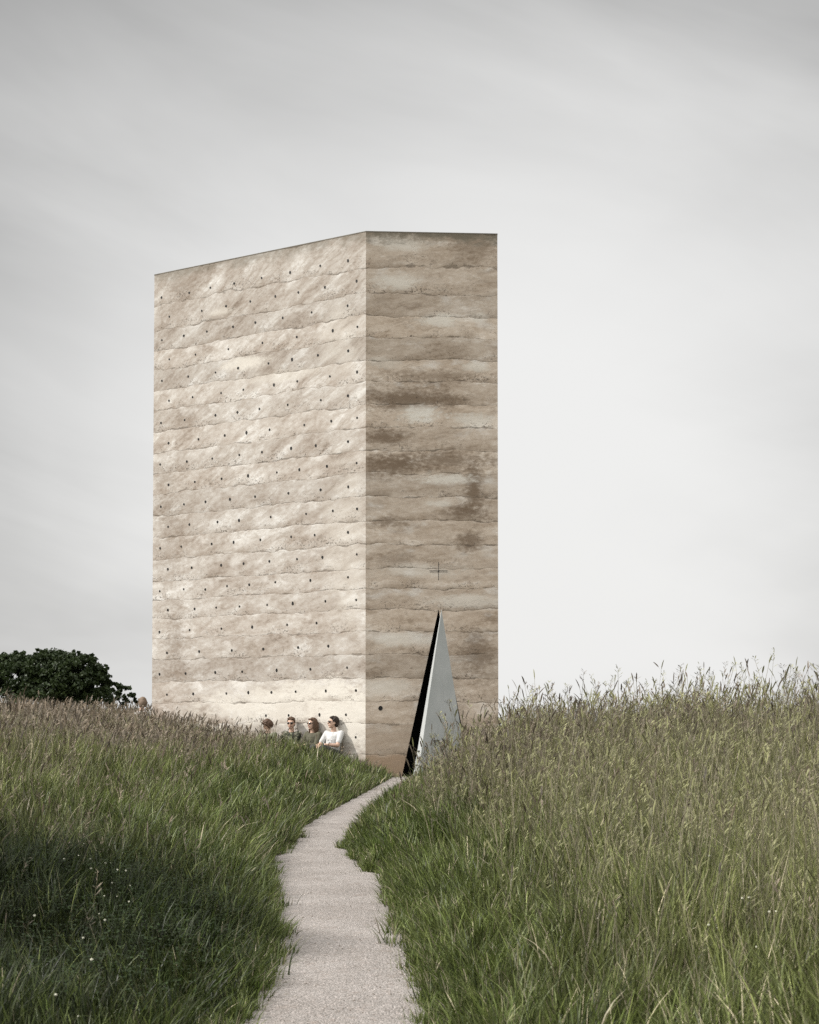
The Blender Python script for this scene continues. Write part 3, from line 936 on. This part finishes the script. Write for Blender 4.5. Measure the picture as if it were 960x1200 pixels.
# clover leaves low in the lush patch, their green darkened to deepen its shade
def clover(n):
    x = -3.4 + 2.7 * rng.random(n); y = 7.5 + 8 * rng.random(n)
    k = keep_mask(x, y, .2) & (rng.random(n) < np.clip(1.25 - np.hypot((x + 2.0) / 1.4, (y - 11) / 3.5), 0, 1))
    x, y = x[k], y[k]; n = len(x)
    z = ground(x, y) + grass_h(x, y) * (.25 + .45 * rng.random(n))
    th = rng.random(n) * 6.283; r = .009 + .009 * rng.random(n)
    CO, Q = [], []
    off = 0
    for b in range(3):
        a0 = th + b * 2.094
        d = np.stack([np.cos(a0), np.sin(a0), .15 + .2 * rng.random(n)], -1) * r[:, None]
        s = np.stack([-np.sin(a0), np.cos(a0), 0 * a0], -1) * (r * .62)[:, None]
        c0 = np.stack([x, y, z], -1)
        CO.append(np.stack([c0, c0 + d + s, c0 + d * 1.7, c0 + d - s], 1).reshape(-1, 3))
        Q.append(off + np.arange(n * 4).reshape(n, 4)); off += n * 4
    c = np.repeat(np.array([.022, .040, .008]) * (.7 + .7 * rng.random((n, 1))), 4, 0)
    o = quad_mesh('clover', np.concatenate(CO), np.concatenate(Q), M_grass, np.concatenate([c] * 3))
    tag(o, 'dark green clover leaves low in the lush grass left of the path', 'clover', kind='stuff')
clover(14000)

# ------------------------------------------------------------------ white clover flowers
M_petal = simple_mat('clover blossom', (.56, .55, .44), .8, .25, 200)
M_stem = simple_mat('flower stem', (.06, .085, .025), .7, .2, 30)
def flower_mesh():
    bm = bmesh.new()
    bmesh.ops.create_icosphere(bm, subdivisions=2, radius=.011, matrix=Matrix.Translation((0, 0, 0)))
    for v in bm.verts:
        v.co *= 1 + .28 * (random.random() - .4)
        v.co.z *= .85
    for f in bm.faces: f.material_index = 0
    for k in range(14):     # florets
        a = random.random() * 6.28; e = random.random() * 1.4
        d = Vector((math.cos(a) * math.cos(e), math.sin(a) * math.cos(e), math.sin(e)))
        s = d.orthogonal().normalized() * .003
        vs = [bm.verts.new(d * .008 - s), bm.verts.new(d * .008 + s), bm.verts.new(d * .016)]
        bm.faces.new(vs).material_index = 0
    rg = []
    for zz, rr, xx in ((-.008, .0018, 0), (-.09, .0018, .006), (-.24, .002, 0)):
        rg.append([bm.verts.new((xx + rr * math.cos(i * 1.2566), rr * math.sin(i * 1.2566), zz)) for i in range(5)])
    for a_, b_ in zip(rg[:-1], rg[1:]):
        for i in range(5):
            bm.faces.new((b_[i], b_[(i + 1) % 5], a_[(i + 1) % 5], a_[i])).material_index = 1
    return bm
fl_proto = None
FL = [(0, 880, .2667, [(368,408),(397,475),(345,460),(463,493),(484,493),(400,517),(516,523),(553,527),(492,580),(572,592),(458,638),(514,640),(567,663),(436,716),(461,744),(152,724),(366,822),(163,335),(345,1166),(245,1072),(282,475),(403,918)], 'small white clover blossom in the dark grass left of the path', 'white clover flowers left of the path'),
      (720, 880, .2667, [(405,300),(328,337),(460,360),(505,280),(572,340),(372,377),(535,152),(575,150),(682,708),(712,706),(594,645),(562,648),(626,862),(415,765),(452,778),(418,462)], 'small white blossom in the tall meadow right of the path', 'white flowers in the right meadow')]
for ox, oy, sc, pts, lab, grp in FL:
    for (fx, fy) in pts:
        d = ray(ox + fx * sc, oy + fy * sc)
        for yy in np.arange(5, 34, .05):
            p = EYE + d * (yy / d.y)
            gz = float(ground(np.array([p.x]), np.array([p.y]))[0]); gh = float(grass_h(np.array([p.x]), np.array([p.y]))[0])
            if p.z < gz + gh * .80: break
        if fl_proto is None:
            o = fl_proto = mesh_obj('clover_flower', flower_mesh(), [M_petal, M_stem], smooth=True)
        else:
            o = fl_proto.copy(); COL.objects.link(o)
        o.location = p
        o.rotation_euler = (random.uniform(-.3, .3), random.uniform(-.3, .3), random.random() * 6.28)
        o.scale = [(.50 if p.y < 14 else .75) * random.uniform(.6, 1.3)] * 3
        tag(o, lab, 'flower', grp)

# ------------------------------------------------------------------ trees
def limb(bm, p0, p1, r0, r1, n=7):
    p0, p1 = Vector(p0), Vector(p1)
    d = (p1 - p0).normalized(); a = d.orthogonal().normalized(); b = d.cross(a)
    r_ = []
    for k in range(4):
        t_ = k / 3
        c = p0.lerp(p1, t_) + a * (.12 * (r0) * math.sin(t_ * 5 + p0.x))
        r = r0 + (r1 - r0) * t_
        r_.append([bm.verts.new(c + (a * math.cos(i * 2 * math.pi / n) + b * math.sin(i * 2 * math.pi / n)) * r) for i in range(n)])
    for q0, q1 in zip(r_[:-1], r_[1:]):
        for i in range(n):
            bm.faces.new((q0[i], q0[(i + 1) % n], q1[(i + 1) % n], q1[i]))
def tree(name, loc, lobes, label, cat, leaf=.12, per=900, trunk_h=1.0, trunk_r=.16, group=None, col=((.018, .030, .010), (.045, .065, .022)), seed=1):
    """lobes: (x,y,z,rx,ry,rz) in metres from loc"""
    g2 = np.random.default_rng(seed)
    root = empty(name, loc)
    tag(root, label, cat, group)
    bm = bmesh.new()
    top = Vector((0, 0, trunk_h))
    limb(bm, (0, 0, -.3), top, trunk_r * 1.3, trunk_r * .8, 9)
    for lb in lobes:
        c = Vector(lb[:3])
        m_ = top.lerp(c, .55) + Vector((0, 0, .1))
        limb(bm, top - Vector((0, 0, .12)), m_, trunk_r * .5, trunk_r * .3, 6)
        limb(bm, m_, c + Vector((0, 0, lb[5] * .3)), trunk_r * .3, trunk_r * .08, 5)
    mesh_obj('trunk', bm, M_bark, root)
    CO, CC = [], []
    for lb in lobes:
        c = np.array(lb[:3]); r = np.array(lb[3:6])
        k = max(8, int(per / 40 * (lb[3] * lb[4] * lb[5]) ** (2 / 3)))
        d = g2.normal(size=(k, 3)); d /= np.linalg.norm(d, axis=1)[:, None]
        d[:, 2] = np.where(d[:, 2] < -.5, -d[:, 2], d[:, 2])
        cl = c + d * r * (.55 + .5 * g2.random((k, 1)))                       # clump centres near the surface
        cr = (.10 + .19 * g2.random(k) ** 1.3) * r.mean() * .95
        nper = 46
        dd = g2.normal(size=(k, nper, 3)); dd *= (g2.random((k, nper, 1)) ** .5) / np.linalg.norm(dd, axis=2)[..., None]
        pos = cl[:, None] + dd * cr[:, None, None] * np.array([1.15, 1.15, .8])
        pos = pos.reshape(-1, 3); m_ = len(pos)
        a = g2.normal(size=(m_, 3)); a /= np.linalg.norm(a, axis=1)[:, None]
        b = np.cross(a, g2.normal(size=(m_, 3))); b /= np.linalg.norm(b, axis=1)[:, None]
        sz = leaf * (.6 + .8 * g2.random((m_, 1)))
        CO.append(np.stack([pos - a * sz, pos - b * sz * .55, pos + a * sz, pos + b * sz * .55], 1).reshape(-1, 3))
        tone = np.clip(np.repeat(g2.random(k), nper) * .7 + g2.random(m_) * .4, 0, 1)[:, None]
        CC.append(np.repeat(np.array(col[0]) * (1 - tone) + np.array(col[1]) * tone, 4, 0))
    co = np.concatenate(CO)
    quad_mesh('crown', co, np.arange(len(co)).reshape(-1, 4), M_leaf, np.concatenate(CC), root)
    return root
def gz(x, y): return float(ground(np.array([x]), np.array([y]))[0])
TD = 58.0
def at_t(u, v): return at_depth(u, v, TD)
k = TD / FPX
p = at_t(60, 800); tx, ty = p.x, TD
tz = gz(tx, ty)
def lobe(u, v, ru, rv, dy=0.0):
    q_ = at_t(u, v); return (q_.x - tx, dy, q_.z - tz, ru * k, ru * k * .9, rv * k)
tree('tree', (tx, ty, tz), [lobe(18, 795, 34, 25), lobe(-20, 800, 34, 28, .5), lobe(58, 790, 34, 27), lobe(88, 794, 30, 26, -.3), lobe(108, 806, 24, 22), lobe(50, 812, 50, 22), lobe(105, 822, 28, 18), lobe(96, 780, 20, 13), lobe(113, 792, 15, 13), lobe(18, 779, 24, 14), lobe(104, 773, 9, 7), lobe(88, 768, 8, 6), lobe(121, 786, 8, 7), lobe(28, 775, 12, 10), lobe(72, 771, 10, 9), lobe(48, 769, 9, 8), lobe(8, 774, 9, 9), lobe(117, 797, 11, 9), lobe(-60, 800, 38, 34, .3)],
     'broad dark green tree crown at the left edge behind the grass bank', 'tree', leaf=.058, per=7000, trunk_h=1.1, seed=3)
p = at_t(142, 812)
lobes2 = []
for (u, v, ru, rv) in ((132, 812, 13, 13), (146, 815, 11, 10), (155, 822, 10, 9), (138, 824, 16, 12)):
    q_ = at_depth(u, v, TD + 1.5); lobes2.append((q_.x - p.x, 0, q_.z - gz(p.x, TD + 1.5), ru * k, ru * k, rv * k))
tree('bush', (p.x, TD + 1.5, gz(p.x, TD + 1.5)), lobes2, 'low dark bush sloping down between the tree and the chapel', 'bush', leaf=.058, per=5000, trunk_h=.5, trunk_r=.07, seed=5)
BD = 62.0
for (u, v, ru, rv, lab, sd_) in ((612, 848, 7, 7, 'smaller round dark bush behind the right meadow, nearest the chapel', 11), (636, 846, 9, 9, 'larger round dark bush behind the stalks right of the chapel', 12)):
    q_ = at_depth(u, v, BD); b_ = gz(q_.x, BD); kk = BD / FPX
    tree('bush', (q_.x, BD, b_), [(0, 0, q_.z - b_, ru * kk, ru * kk, rv * kk), (-.08, 0, q_.z - b_ - rv * kk * 1.1, ru * kk * 1.4, ru * kk * 1.4, rv * kk * .9)], lab, 'bush', leaf=.05, per=3200, trunk_h=.3, trunk_r=.04,
         group='round bushes beyond the right meadow', col=((.035, .036, .018), (.07, .068, .036)), seed=sd_)

# unseen tree added beyond the left edge to cast shade over the clover patch
sx, sy = -9.1, 10.2
tree('tree', (sx, sy, gz(sx, sy)), [(0, 0, 4.6, 1.3, 1.7, 1.1), (.2, -1.9, 4.3, 1.2, 1.5, .9), (-.3, 1.3, 4.2, 1.0, 1.1, .9), (-.1, .2, 5.4, 1.0, 1.2, .8)],
     'unseen leafy tree added left of the clover patch to shade it', 'tree', leaf=.10, per=3000, trunk_h=2.2, trunk_r=.18, seed=9)

# ------------------------------------------------------------------ people
def remesh(bm, vox, smooth_it=4):
    me = bpy.data.meshes.new('tmp'); bm.to_mesh(me); bm.free()
    o = bpy.data.objects.new('tmp', me); COL.objects.link(o)
    m = o.modifiers.new('r', 'REMESH'); m.mode = 'VOXEL'; m.voxel_size = vox
    s = o.modifiers.new('s', 'SMOOTH'); s.iterations = smooth_it; s.factor = .5
    dg = bpy.context.evaluated_depsgraph_get()
    out = bpy.data.meshes.new_from_object(o.evaluated_get(dg))
    bpy.data.objects.remove(o); bpy.data.meshes.remove(me)
    return out
def ball(bm, c, r, rot=None, sub=3):
    r = r if isinstance(r, (tuple, list)) else (r, r, r)
    M = Matrix.Translation(c) @ (rot.to_4x4() if rot else Matrix.Identity(4)) @ Matrix.Diagonal((*r, 1))
    bmesh.ops.create_icosphere(bm, subdivisions=sub, radius=1, matrix=M)
def capsule(bm, p0, p1, r0, r1, n=16, flat=None):
    p0, p1 = Vector(p0), Vector(p1)
    d = (p1 - p0).normalized(); a = d.orthogonal().normalized(); b = d.cross(a)
    A_ = [bm.verts.new(p0 + (a * math.cos(i * 2 * math.pi / n) + b * math.sin(i * 2 * math.pi / n)) * r0) for i in range(n)]
    B_ = [bm.verts.new(p1 + (a * math.cos(i * 2 * math.pi / n) + b * math.sin(i * 2 * math.pi / n)) * r1) for i in range(n)]
    for i in range(n): bm.faces.new((A_[i], A_[(i + 1) % n], B_[(i + 1) % n], B_[i]))
    bm.faces.new(A_[::-1]); bm.faces.new(B_)
    ball(bm, p0, r0, sub=2); ball(bm, p1, r1, sub=2)
M_skin = simple_mat('skin', (.50, .335, .25), .55, .08, 20)
M_lips = simple_mat('lips', (.33, .14, .11), .5, .08, 20)
M_eye = simple_mat('eyes', (.10, .08, .07), .3, .1, 20)
M_lens = simple_mat('dark sunglass lens', (.012, .011, .010), .12, .1, 20, spec=.6)
M_tee = simple_mat('white cotton', (.50, .495, .48), .85, .05, 14, bump=.15)
M_cream = simple_mat('pale cotton', (.68, .64, .61), .85, .06, 14, bump=.15)
M_olive = simple_mat('olive knit', (.085, .080, .055), .9, .35, 16, bump=.2)
M_grey = simple_mat('grey green cotton', (.16, .16, .115), .9, .2, 16, bump=.2)
M_jean = simple_mat('dark denim', (.050, .050, .046), .9, .2, 30, bump=.15)
M_hair_d = simple_mat('dark brown hair', (.028, .018, .013), .6, .4, 60, bump=.5)
M_hair_b = simple_mat('brown hair', (.080, .046, .028), .6, .4, 60, bump=.5)
M_hair_l = simple_mat('light brown hair', (.155, .110, .075), .65, .35, 60, bump=.5)
M_shoe = simple_mat('dark shoe', (.03, .028, .026), .7, .2, 20)
m_, t = new_mat('dark mottled jacket cloth')
tc = t.n('ShaderNodeTexCoord')
nz = t.noise(tc.outputs['Object'], 17, 3, .6)
c = t.ramp(nz, [(.42, (.012, .013, .010)), (.50, (.045, .047, .030)), (.56, (.10, .10, .065)), (.66, (.34, .33, .27))])
t.out(principled(t, c, .9))
M_camo = m_

def person(spot, label, sc, hair, top, head_rot, hair_style='short', glasses=True, lean=0.0, short_sleeve=True, drop=0.0, female=False, rz=None):
    x, y = spot
    z = gz(x, y) + drop
    root = empty('person', (x, y, z), rz_l if rz is None else rz)
    root.scale = (sc, sc, sc)
    tag(root, label, 'person')
    hip = Vector((0, 0, .11)); ch = Vector((0, .055 - lean * .5, .40)); nk = Vector((0, .055 - lean, .575))
    hd_c = nk + Vector((0, -.02, .155))
    HR_ = Euler(head_rot, 'XYZ').to_matrix()
    def hp(v): return hd_c + HR_ @ Vector(v) + HR_ @ Vector((0, 0, 0))
    sw = .160 if female else .180
    J = {}
    for s in (-1, 1):
        J[s] = dict(sh=Vector((s * sw, nk.y + .005, .525)), el=Vector((s * (sw + .040), -.115 - lean, .285)), wr=Vector((s * .085, -.335 - lean, .300)),
                    hp=Vector((s * .095, -.01, .105)), kn=Vector((s * .125, -.44, .245)), an=Vector((s * .115, -.80, .06)), toe=Vector((s * .135, -.90, .16)))
    # ---- body: one continuous skin
    bm = bmesh.new()
    capsule(bm, nk - Vector((0, 0, .06)), nk + Vector((0, -.008, .075)), .056, .050)
    ball(bm, hp((0, .008, .035)), (.074, .094, .088), HR_)               # skull
    ball(bm, hp((0, -.020, -.025)), (.064, .072, .082), HR_)             # face
    ball(bm, hp((0, -.050, -.088)), (.036, .034, .026), HR_)             # chin
    capsule(bm, hp((0, -.088, .018)), hp((0, -.108, -.024)), .010, .015, 8)   # nose
    capsule(bm, hp((-.035, -.082, .030)), hp((.035, -.082, .030)), .012, .012, 8)   # brow
    capsule(bm, hp((-.018, -.088, -.058)), hp((.018, -.088, -.058)), .010, .010, 8)  # mouth
    for s in (-1, 1):
        ball(bm, hp((s * .074, .008, -.005)), (.012, .022, .032), HR_, 2)
    capsule(bm, hip, ch, .125, .13); capsule(bm, ch, nk - Vector((0, 0, .07)), .12, .075)
    for s in (-1, 1):
        j = J[s]
        capsule(bm, j['sh'] * .6 + ch * .4, j['sh'], .085, .055)
        capsule(bm, j['sh'], j['el'], .050, .040); capsule(bm, j['el'], j['wr'], .041, .027)
        capsule(bm, j['hp'], j['kn'], .080, .056); capsule(bm, j['kn'], j['an'], .055, .038); capsule(bm, j['an'], j['toe'], .040, .030)
        # hand lying over the knees: palm, four unequal curled fingers, thumb from the side of the palm
        d = (j['wr'] - j['el']).normalized(); pd = Vector((-s * .45, -.80, -.15)).normalized()
        sd_ = pd.cross(Vector((0, 0, 1))).normalized(); upv = sd_.cross(pd)
        palm = j['wr'] + pd * .075
        for q_ in (-.026, -.009, .009, .026):
            capsule(bm, j['wr'] + sd_ * q_ * .6, palm + sd_ * q_, .014, .0125, 8)
        for q_, ln in ((-.030, .058), (-.010, .072), (.010, .078), (.030, .066)):
            a0 = palm + sd_ * q_; a1 = a0 + pd * ln * .45 - upv * .008; a2 = a1 + pd * ln * .30 - upv * .018; a3 = a2 + pd * ln * .15 - upv * .018
            capsule(bm, a0, a1, .0092, .0085, 8); capsule(bm, a1, a2, .0085, .008, 8); capsule(bm, a2, a3, .008, .0072, 8)
        tb = j['wr'] + pd * .025 - sd_ * s * .032
        t1 = tb + (pd * .7 - sd_ * s * .7).normalized() * .036; t2 = t1 + (pd * .95 - sd_ * s * .2).normalized() * .028
        capsule(bm, tb, t1, .0125, .010, 8); capsule(bm, t1, t2, .010, .0085, 8)
    me = remesh(bm, .0062, 3)
    me.materials.clear()
    for m in (M_skin, M_lips, M_eye): me.materials.append(m)
    mouth = hp((0, -.097, -.058)); eyes = [hp((s * .031, -.080, .006)) for s in (-1, 1)]
    for pl in me.polygons:
        pl.use_smooth = True; pl.material_index = 0
        dm = HR_.transposed() @ (pl.center - mouth)
        if abs(dm.x) < .024 and abs(dm.z) < .010 and abs(dm.y) < .02: pl.material_index = 1
        for e in eyes:
            de = HR_.transposed() @ (pl.center - e)
            if abs(de.x) < .013 and abs(de.z) < .007 and abs(de.y) < .02: pl.material_index = 2
    body = link(bpy.data.objects.new('body', me), root)
    # ---- shirt
    bm = bmesh.new()
    capsule(bm, hip - Vector((0, 0, .02)), ch, .145, .148); capsule(bm, ch, nk - Vector((0, 0, .085)), .138, .088)
    for s in (-1, 1):
        j = J[s]
        capsule(bm, j['sh'] * .55 + ch * .45, j['sh'], .094, .060)
        e = j['sh'].lerp(j['el'], .72) if short_sleeve else j['el']
        capsule(bm, j['sh'], e, .060, .056 if short_sleeve else .053)
        if not short_sleeve: capsule(bm, j['el'], j['el'].lerp(j['wr'], .88), .053, .040)
    g2 = random.Random(int(x * 1000))
    for k_ in range(12):      # folds
        a = Vector((g2.uniform(-.12, .12), -.125 - lean * .6, g2.uniform(.15, .42))); b = a + Vector((g2.uniform(-.07, .07), g2.uniform(-.01, .015), g2.uniform(-.09, .02)))
        capsule(bm, a, b, .013, .007, 6)
    me = remesh(bm, .008, 4); me.materials.clear(); me.materials.append(top)
    for pl in me.polygons: pl.use_smooth = True
    link(bpy.data.objects.new('shirt', me), root)
    # ---- trousers and shoes
    bm = bmesh.new()
    capsule(bm, J[-1]['hp'], J[1]['hp'], .112, .112)
    for s in (-1, 1):
        j = J[s]
        capsule(bm, j['hp'], j['kn'], .094, .068); capsule(bm, j['kn'], j['kn'].lerp(j['an'], .92), .067, .052)
    me = remesh(bm, .010, 4); me.materials.clear(); me.materials.append(M_jean)
    for pl in me.polygons: pl.use_smooth = True
    link(bpy.data.objects.new('trousers', me), root)
    for s in (-1, 1):
        j = J[s]; bm = bmesh.new()
        capsule(bm, j['an'] - Vector((0, -.03, .012)), j['toe'], .050, .040)
        me = remesh(bm, .009, 3); me.materials.clear(); me.materials.append(M_shoe)
        link(bpy.data.objects.new('shoe', me), root)
    # ---- hair
    bm = bmesh.new()
    ball(bm, hp((0, .022, .050)), (.083, .096, .088), HR_)
    ball(bm, hp((0, .055, -.010)), (.072, .062, .075), HR_)
    capsule(bm, hp((-.045, -.060, .098)), hp((.045, -.060, .098)), .022, .022, 10)
    for s in (-1, 1): capsule(bm, hp((s * .070, -.018, .060)), hp((s * .072, .012, .012)), .014, .012, 8)
    if hair_style == 'long':
        for s in (-1, 1):
            for q_ in range(5):
                yy = -.025 + q_ * .024
                capsule(bm, hp((s * .066, yy, .05)), hp((s * .080, yy + .012, -.06)), .024, .024, 10)
                capsule(bm, hp((s * .080, yy + .012, -.06)), hd_c + Vector((s * .085, .02 + yy * .6, -.24)), .024, .014, 10)
        for q_ in range(5):
            xx = (q_ - 2) * .032
            capsule(bm, hp((xx, .085, .03)), hd_c + Vector((xx * 1.1, .085, -.25)), .028, .014, 10)
    elif hair_style == 'full':
        ball(bm, hp((0, .045, .000)), (.090, .085, .105), HR_)
        for s in (-1, 1): capsule(bm, hp((s * .075, -.01, .05)), hp((s * .078, .02, -.085)), .026, .018, 10)
    g2 = random.Random(int(y * 777))
    for k_ in range(26):      # tufts
        a = g2.uniform(0, 6.28); e = g2.uniform(.35, 1.4)
        d = Vector((math.cos(a) * math.cos(e) * .080, math.sin(a) * math.cos(e) * .092 + .02, math.sin(e) * .086 + .05))
        if d.y < -.05 and d.z < .09: continue
        capsule(bm, hp(d * .98), hp(d * 1.05 + Vector((g2.uniform(-.02, .02), -.02, .0))), .012, .006, 6)
    me = remesh(bm, .007, 2); me.materials.clear(); me.materials.append(hair)
    for pl in me.polygons: pl.use_smooth = True
    link(bpy.data.objects.new('hair', me), root)
    if glasses:
        bm = bmesh.new()
        for s in (-1, 1):
            ball(bm, hp((s * .034, -.094, .010)), (.029, .010, .023), HR_)
            capsule(bm, hp((s * .060, -.086, .018)), hp((s * .081, .000, .012)), .0042, .004, 8)
        capsule(bm, hp((-.018, -.103, .016)), hp((.018, -.103, .016)), .004, .004, 8)
        g_ = mesh_obj('sunglasses', bm, M_lens, root, True)
    return root

SC = 1.08
person(SPOTS['white'], 'man in white t-shirt and sunglasses leaning back on the wall, forearms on his knees', SC * 1.04, M_hair_d, M_tee, (R(-8), 0, R(-40)), lean=-.01)
person(SPOTS['woman'], 'woman with long brown hair, sunglasses and a dark olive top sitting by the wall', SC * 1.0, M_hair_b, M_olive, (R(-4), 0, R(-18)), 'long', female=True, short_sleeve=False)
person(SPOTS['camo'], 'brown haired man in sunglasses and a dark mottled jacket, facing the path', SC * 1.02, M_hair_b, M_camo, (R(2), 0, R(24)), short_sleeve=False)
person(SPOTS['bowed'], 'person with brown hair bowing the head, half hidden in grass beside the mottled jacket', SC * .97, M_hair_b, M_grey, (R(38), R(10), R(-55)), 'full', glasses=False, lean=.07, short_sleeve=False)
person(SPOTS['corner'], 'person with light brown hair and pale top at the far left chapel corner', SC * 1.0, M_hair_l, M_cream, (R(10), 0, R(70)), 'full', glasses=False, short_sleeve=False, drop=.03, rz=R(150))

# ------------------------------------------------------------------ light: hazy bright sky with thin cloud, sun from the left
SUN_AZ = Vector((-1.0, -0.12)).normalized()      # towards the sun
SUN_EL = R(40)
sd = Vector((SUN_AZ.x * math.cos(SUN_EL), SUN_AZ.y * math.cos(SUN_EL), math.sin(SUN_EL)))
sun_d = bpy.data.lights.new('sun', 'SUN')
sun_d.energy = 3.0
sun_d.angle = R(2.5)
sun_d.color = (1.0, .965, .92)
sun = link(bpy.data.objects.new('sun', sun_d))
sun.rotation_euler = (-sd).to_track_quat('-Z', 'Y').to_euler()
sun.location = (-20, 0, 30)

W = bpy.data.worlds.new('World')
S.world = W
W.use_nodes = True
t = NT(W.node_tree)
sky = t.n('ShaderNodeTexSky', sky_type='NISHITA')
sky.sun_disc = False
sky.sun_elevation = SUN_EL
sky.sun_rotation = math.atan2(sd.x, sd.y)
sky.air_density = 1.2; sky.dust_density = 3.0
tc = t.n('ShaderNodeTexCoord')
D = tc.outputs['Generated']
sp = t.n('ShaderNodeSeparateXYZ'); t.set(sp.inputs[0], D)
# cloud deck seen in perspective: direction divided by height
den = t.add(t.math('MAXIMUM', sp.outputs[2], 0.0), .22)
cx_ = t.math('DIVIDE', sp.outputs[0], den); cy_ = t.math('DIVIDE', sp.outputs[1], den)
CV = t.vec(t.add(t.mul(cx_, .9), t.mul(cy_, .35)), t.mul(cy_, .55), 0.0)
n1 = t.noise(CV, 1.15, 4, .5, dist=.6)
n2 = t.noise(CV, .55, 2, .5)
cl = t.add(t.mul(n1, .45), t.mul(n2, .55))
deck = t.smooth(cl, .34, .66)
# sky brightest behind the chapel, dimmed outward all round as a painted lens vignette
cd = ray(585, 575).normalized()
dx_ = t.mul(t.sub(sp.outputs[0], cd.x), .8); dz_ = t.sub(sp.outputs[2], cd.z); dy_ = t.sub(sp.outputs[1], cd.y)
ang = t.math('SQRT', t.add(t.mul(dx_, dx_), t.add(t.mul(dz_, dz_), t.mul(dy_, dy_))))
ang = t.mul(ang, 57.3)
# long soft streaks drifting across the view
sv = t.vec(t.add(t.mul(sp.outputs[0], 1.0), t.mul(sp.outputs[2], -1.6)), t.mul(t.add(sp.outputs[2], t.mul(sp.outputs[0], .38)), 5.0), sp.outputs[1])
n3 = t.noise(sv, 1.6, 5, .55, dist=.4)
ang = t.add(ang, t.add(t.add(t.mul(t.sub(n1, .5), 9.0), t.mul(t.sub(n2, .5), 8.0)), t.mul(t.sub(n3, .5), 10.0)))
base = t.smooth(ang, 3.5, 25.5, .650, .185)
up = t.smooth(sp.outputs[2], .50, .85, 0, .45)
dt = t.n('ShaderNodeVectorMath', operation='DOT_PRODUCT')
t.set(dt.inputs[0], D); dt.inputs[1].default_value = sd
glow = t.math('POWER', t.math('MAXIMUM', dt.outputs['Value'], 0.0), 3.0)
back = t.smooth(sp.outputs[1], .70, -.5, 0, .70)
base = t.add(t.add(base, up), t.add(t.mul(glow, .8), back))
cc = t.n('ShaderNodeCombineColor')
for i, g_ in enumerate((1.0, .998, .985)): t.set(cc.inputs[i], t.mul(base, g_))
bg1 = t.n('ShaderNodeBackground'); t.set(bg1.inputs[0], sky.outputs[0]); bg1.inputs[1].default_value = .06
bg2 = t.n('ShaderNodeBackground'); t.set(bg2.inputs[0], cc.outputs[0]); bg2.inputs[1].default_value = 1.0
mx = t.n('ShaderNodeMixShader'); mx.inputs[0].default_value = .96
t.t.links.new(bg1.outputs[0], mx.inputs[1]); t.t.links.new(bg2.outputs[0], mx.inputs[2])
ow = t.n('ShaderNodeOutputWorld'); t.t.links.new(mx.outputs[0], ow.inputs[0])

S.render.engine = 'CYCLES'
S.cycles.use_denoising = False
S.cycles.max_bounces = 6
S.cycles.diffuse_bounces = 3
S.cycles.transmission_bounces = 3
S.view_settings.view_transform = 'Standard'
S.view_settings.look = 'None'
S.view_settings.exposure = 0.45
S.view_settings.gamma = 1.0
S.view_settings.use_curve_mapping = False
S.render.film_transparent = False
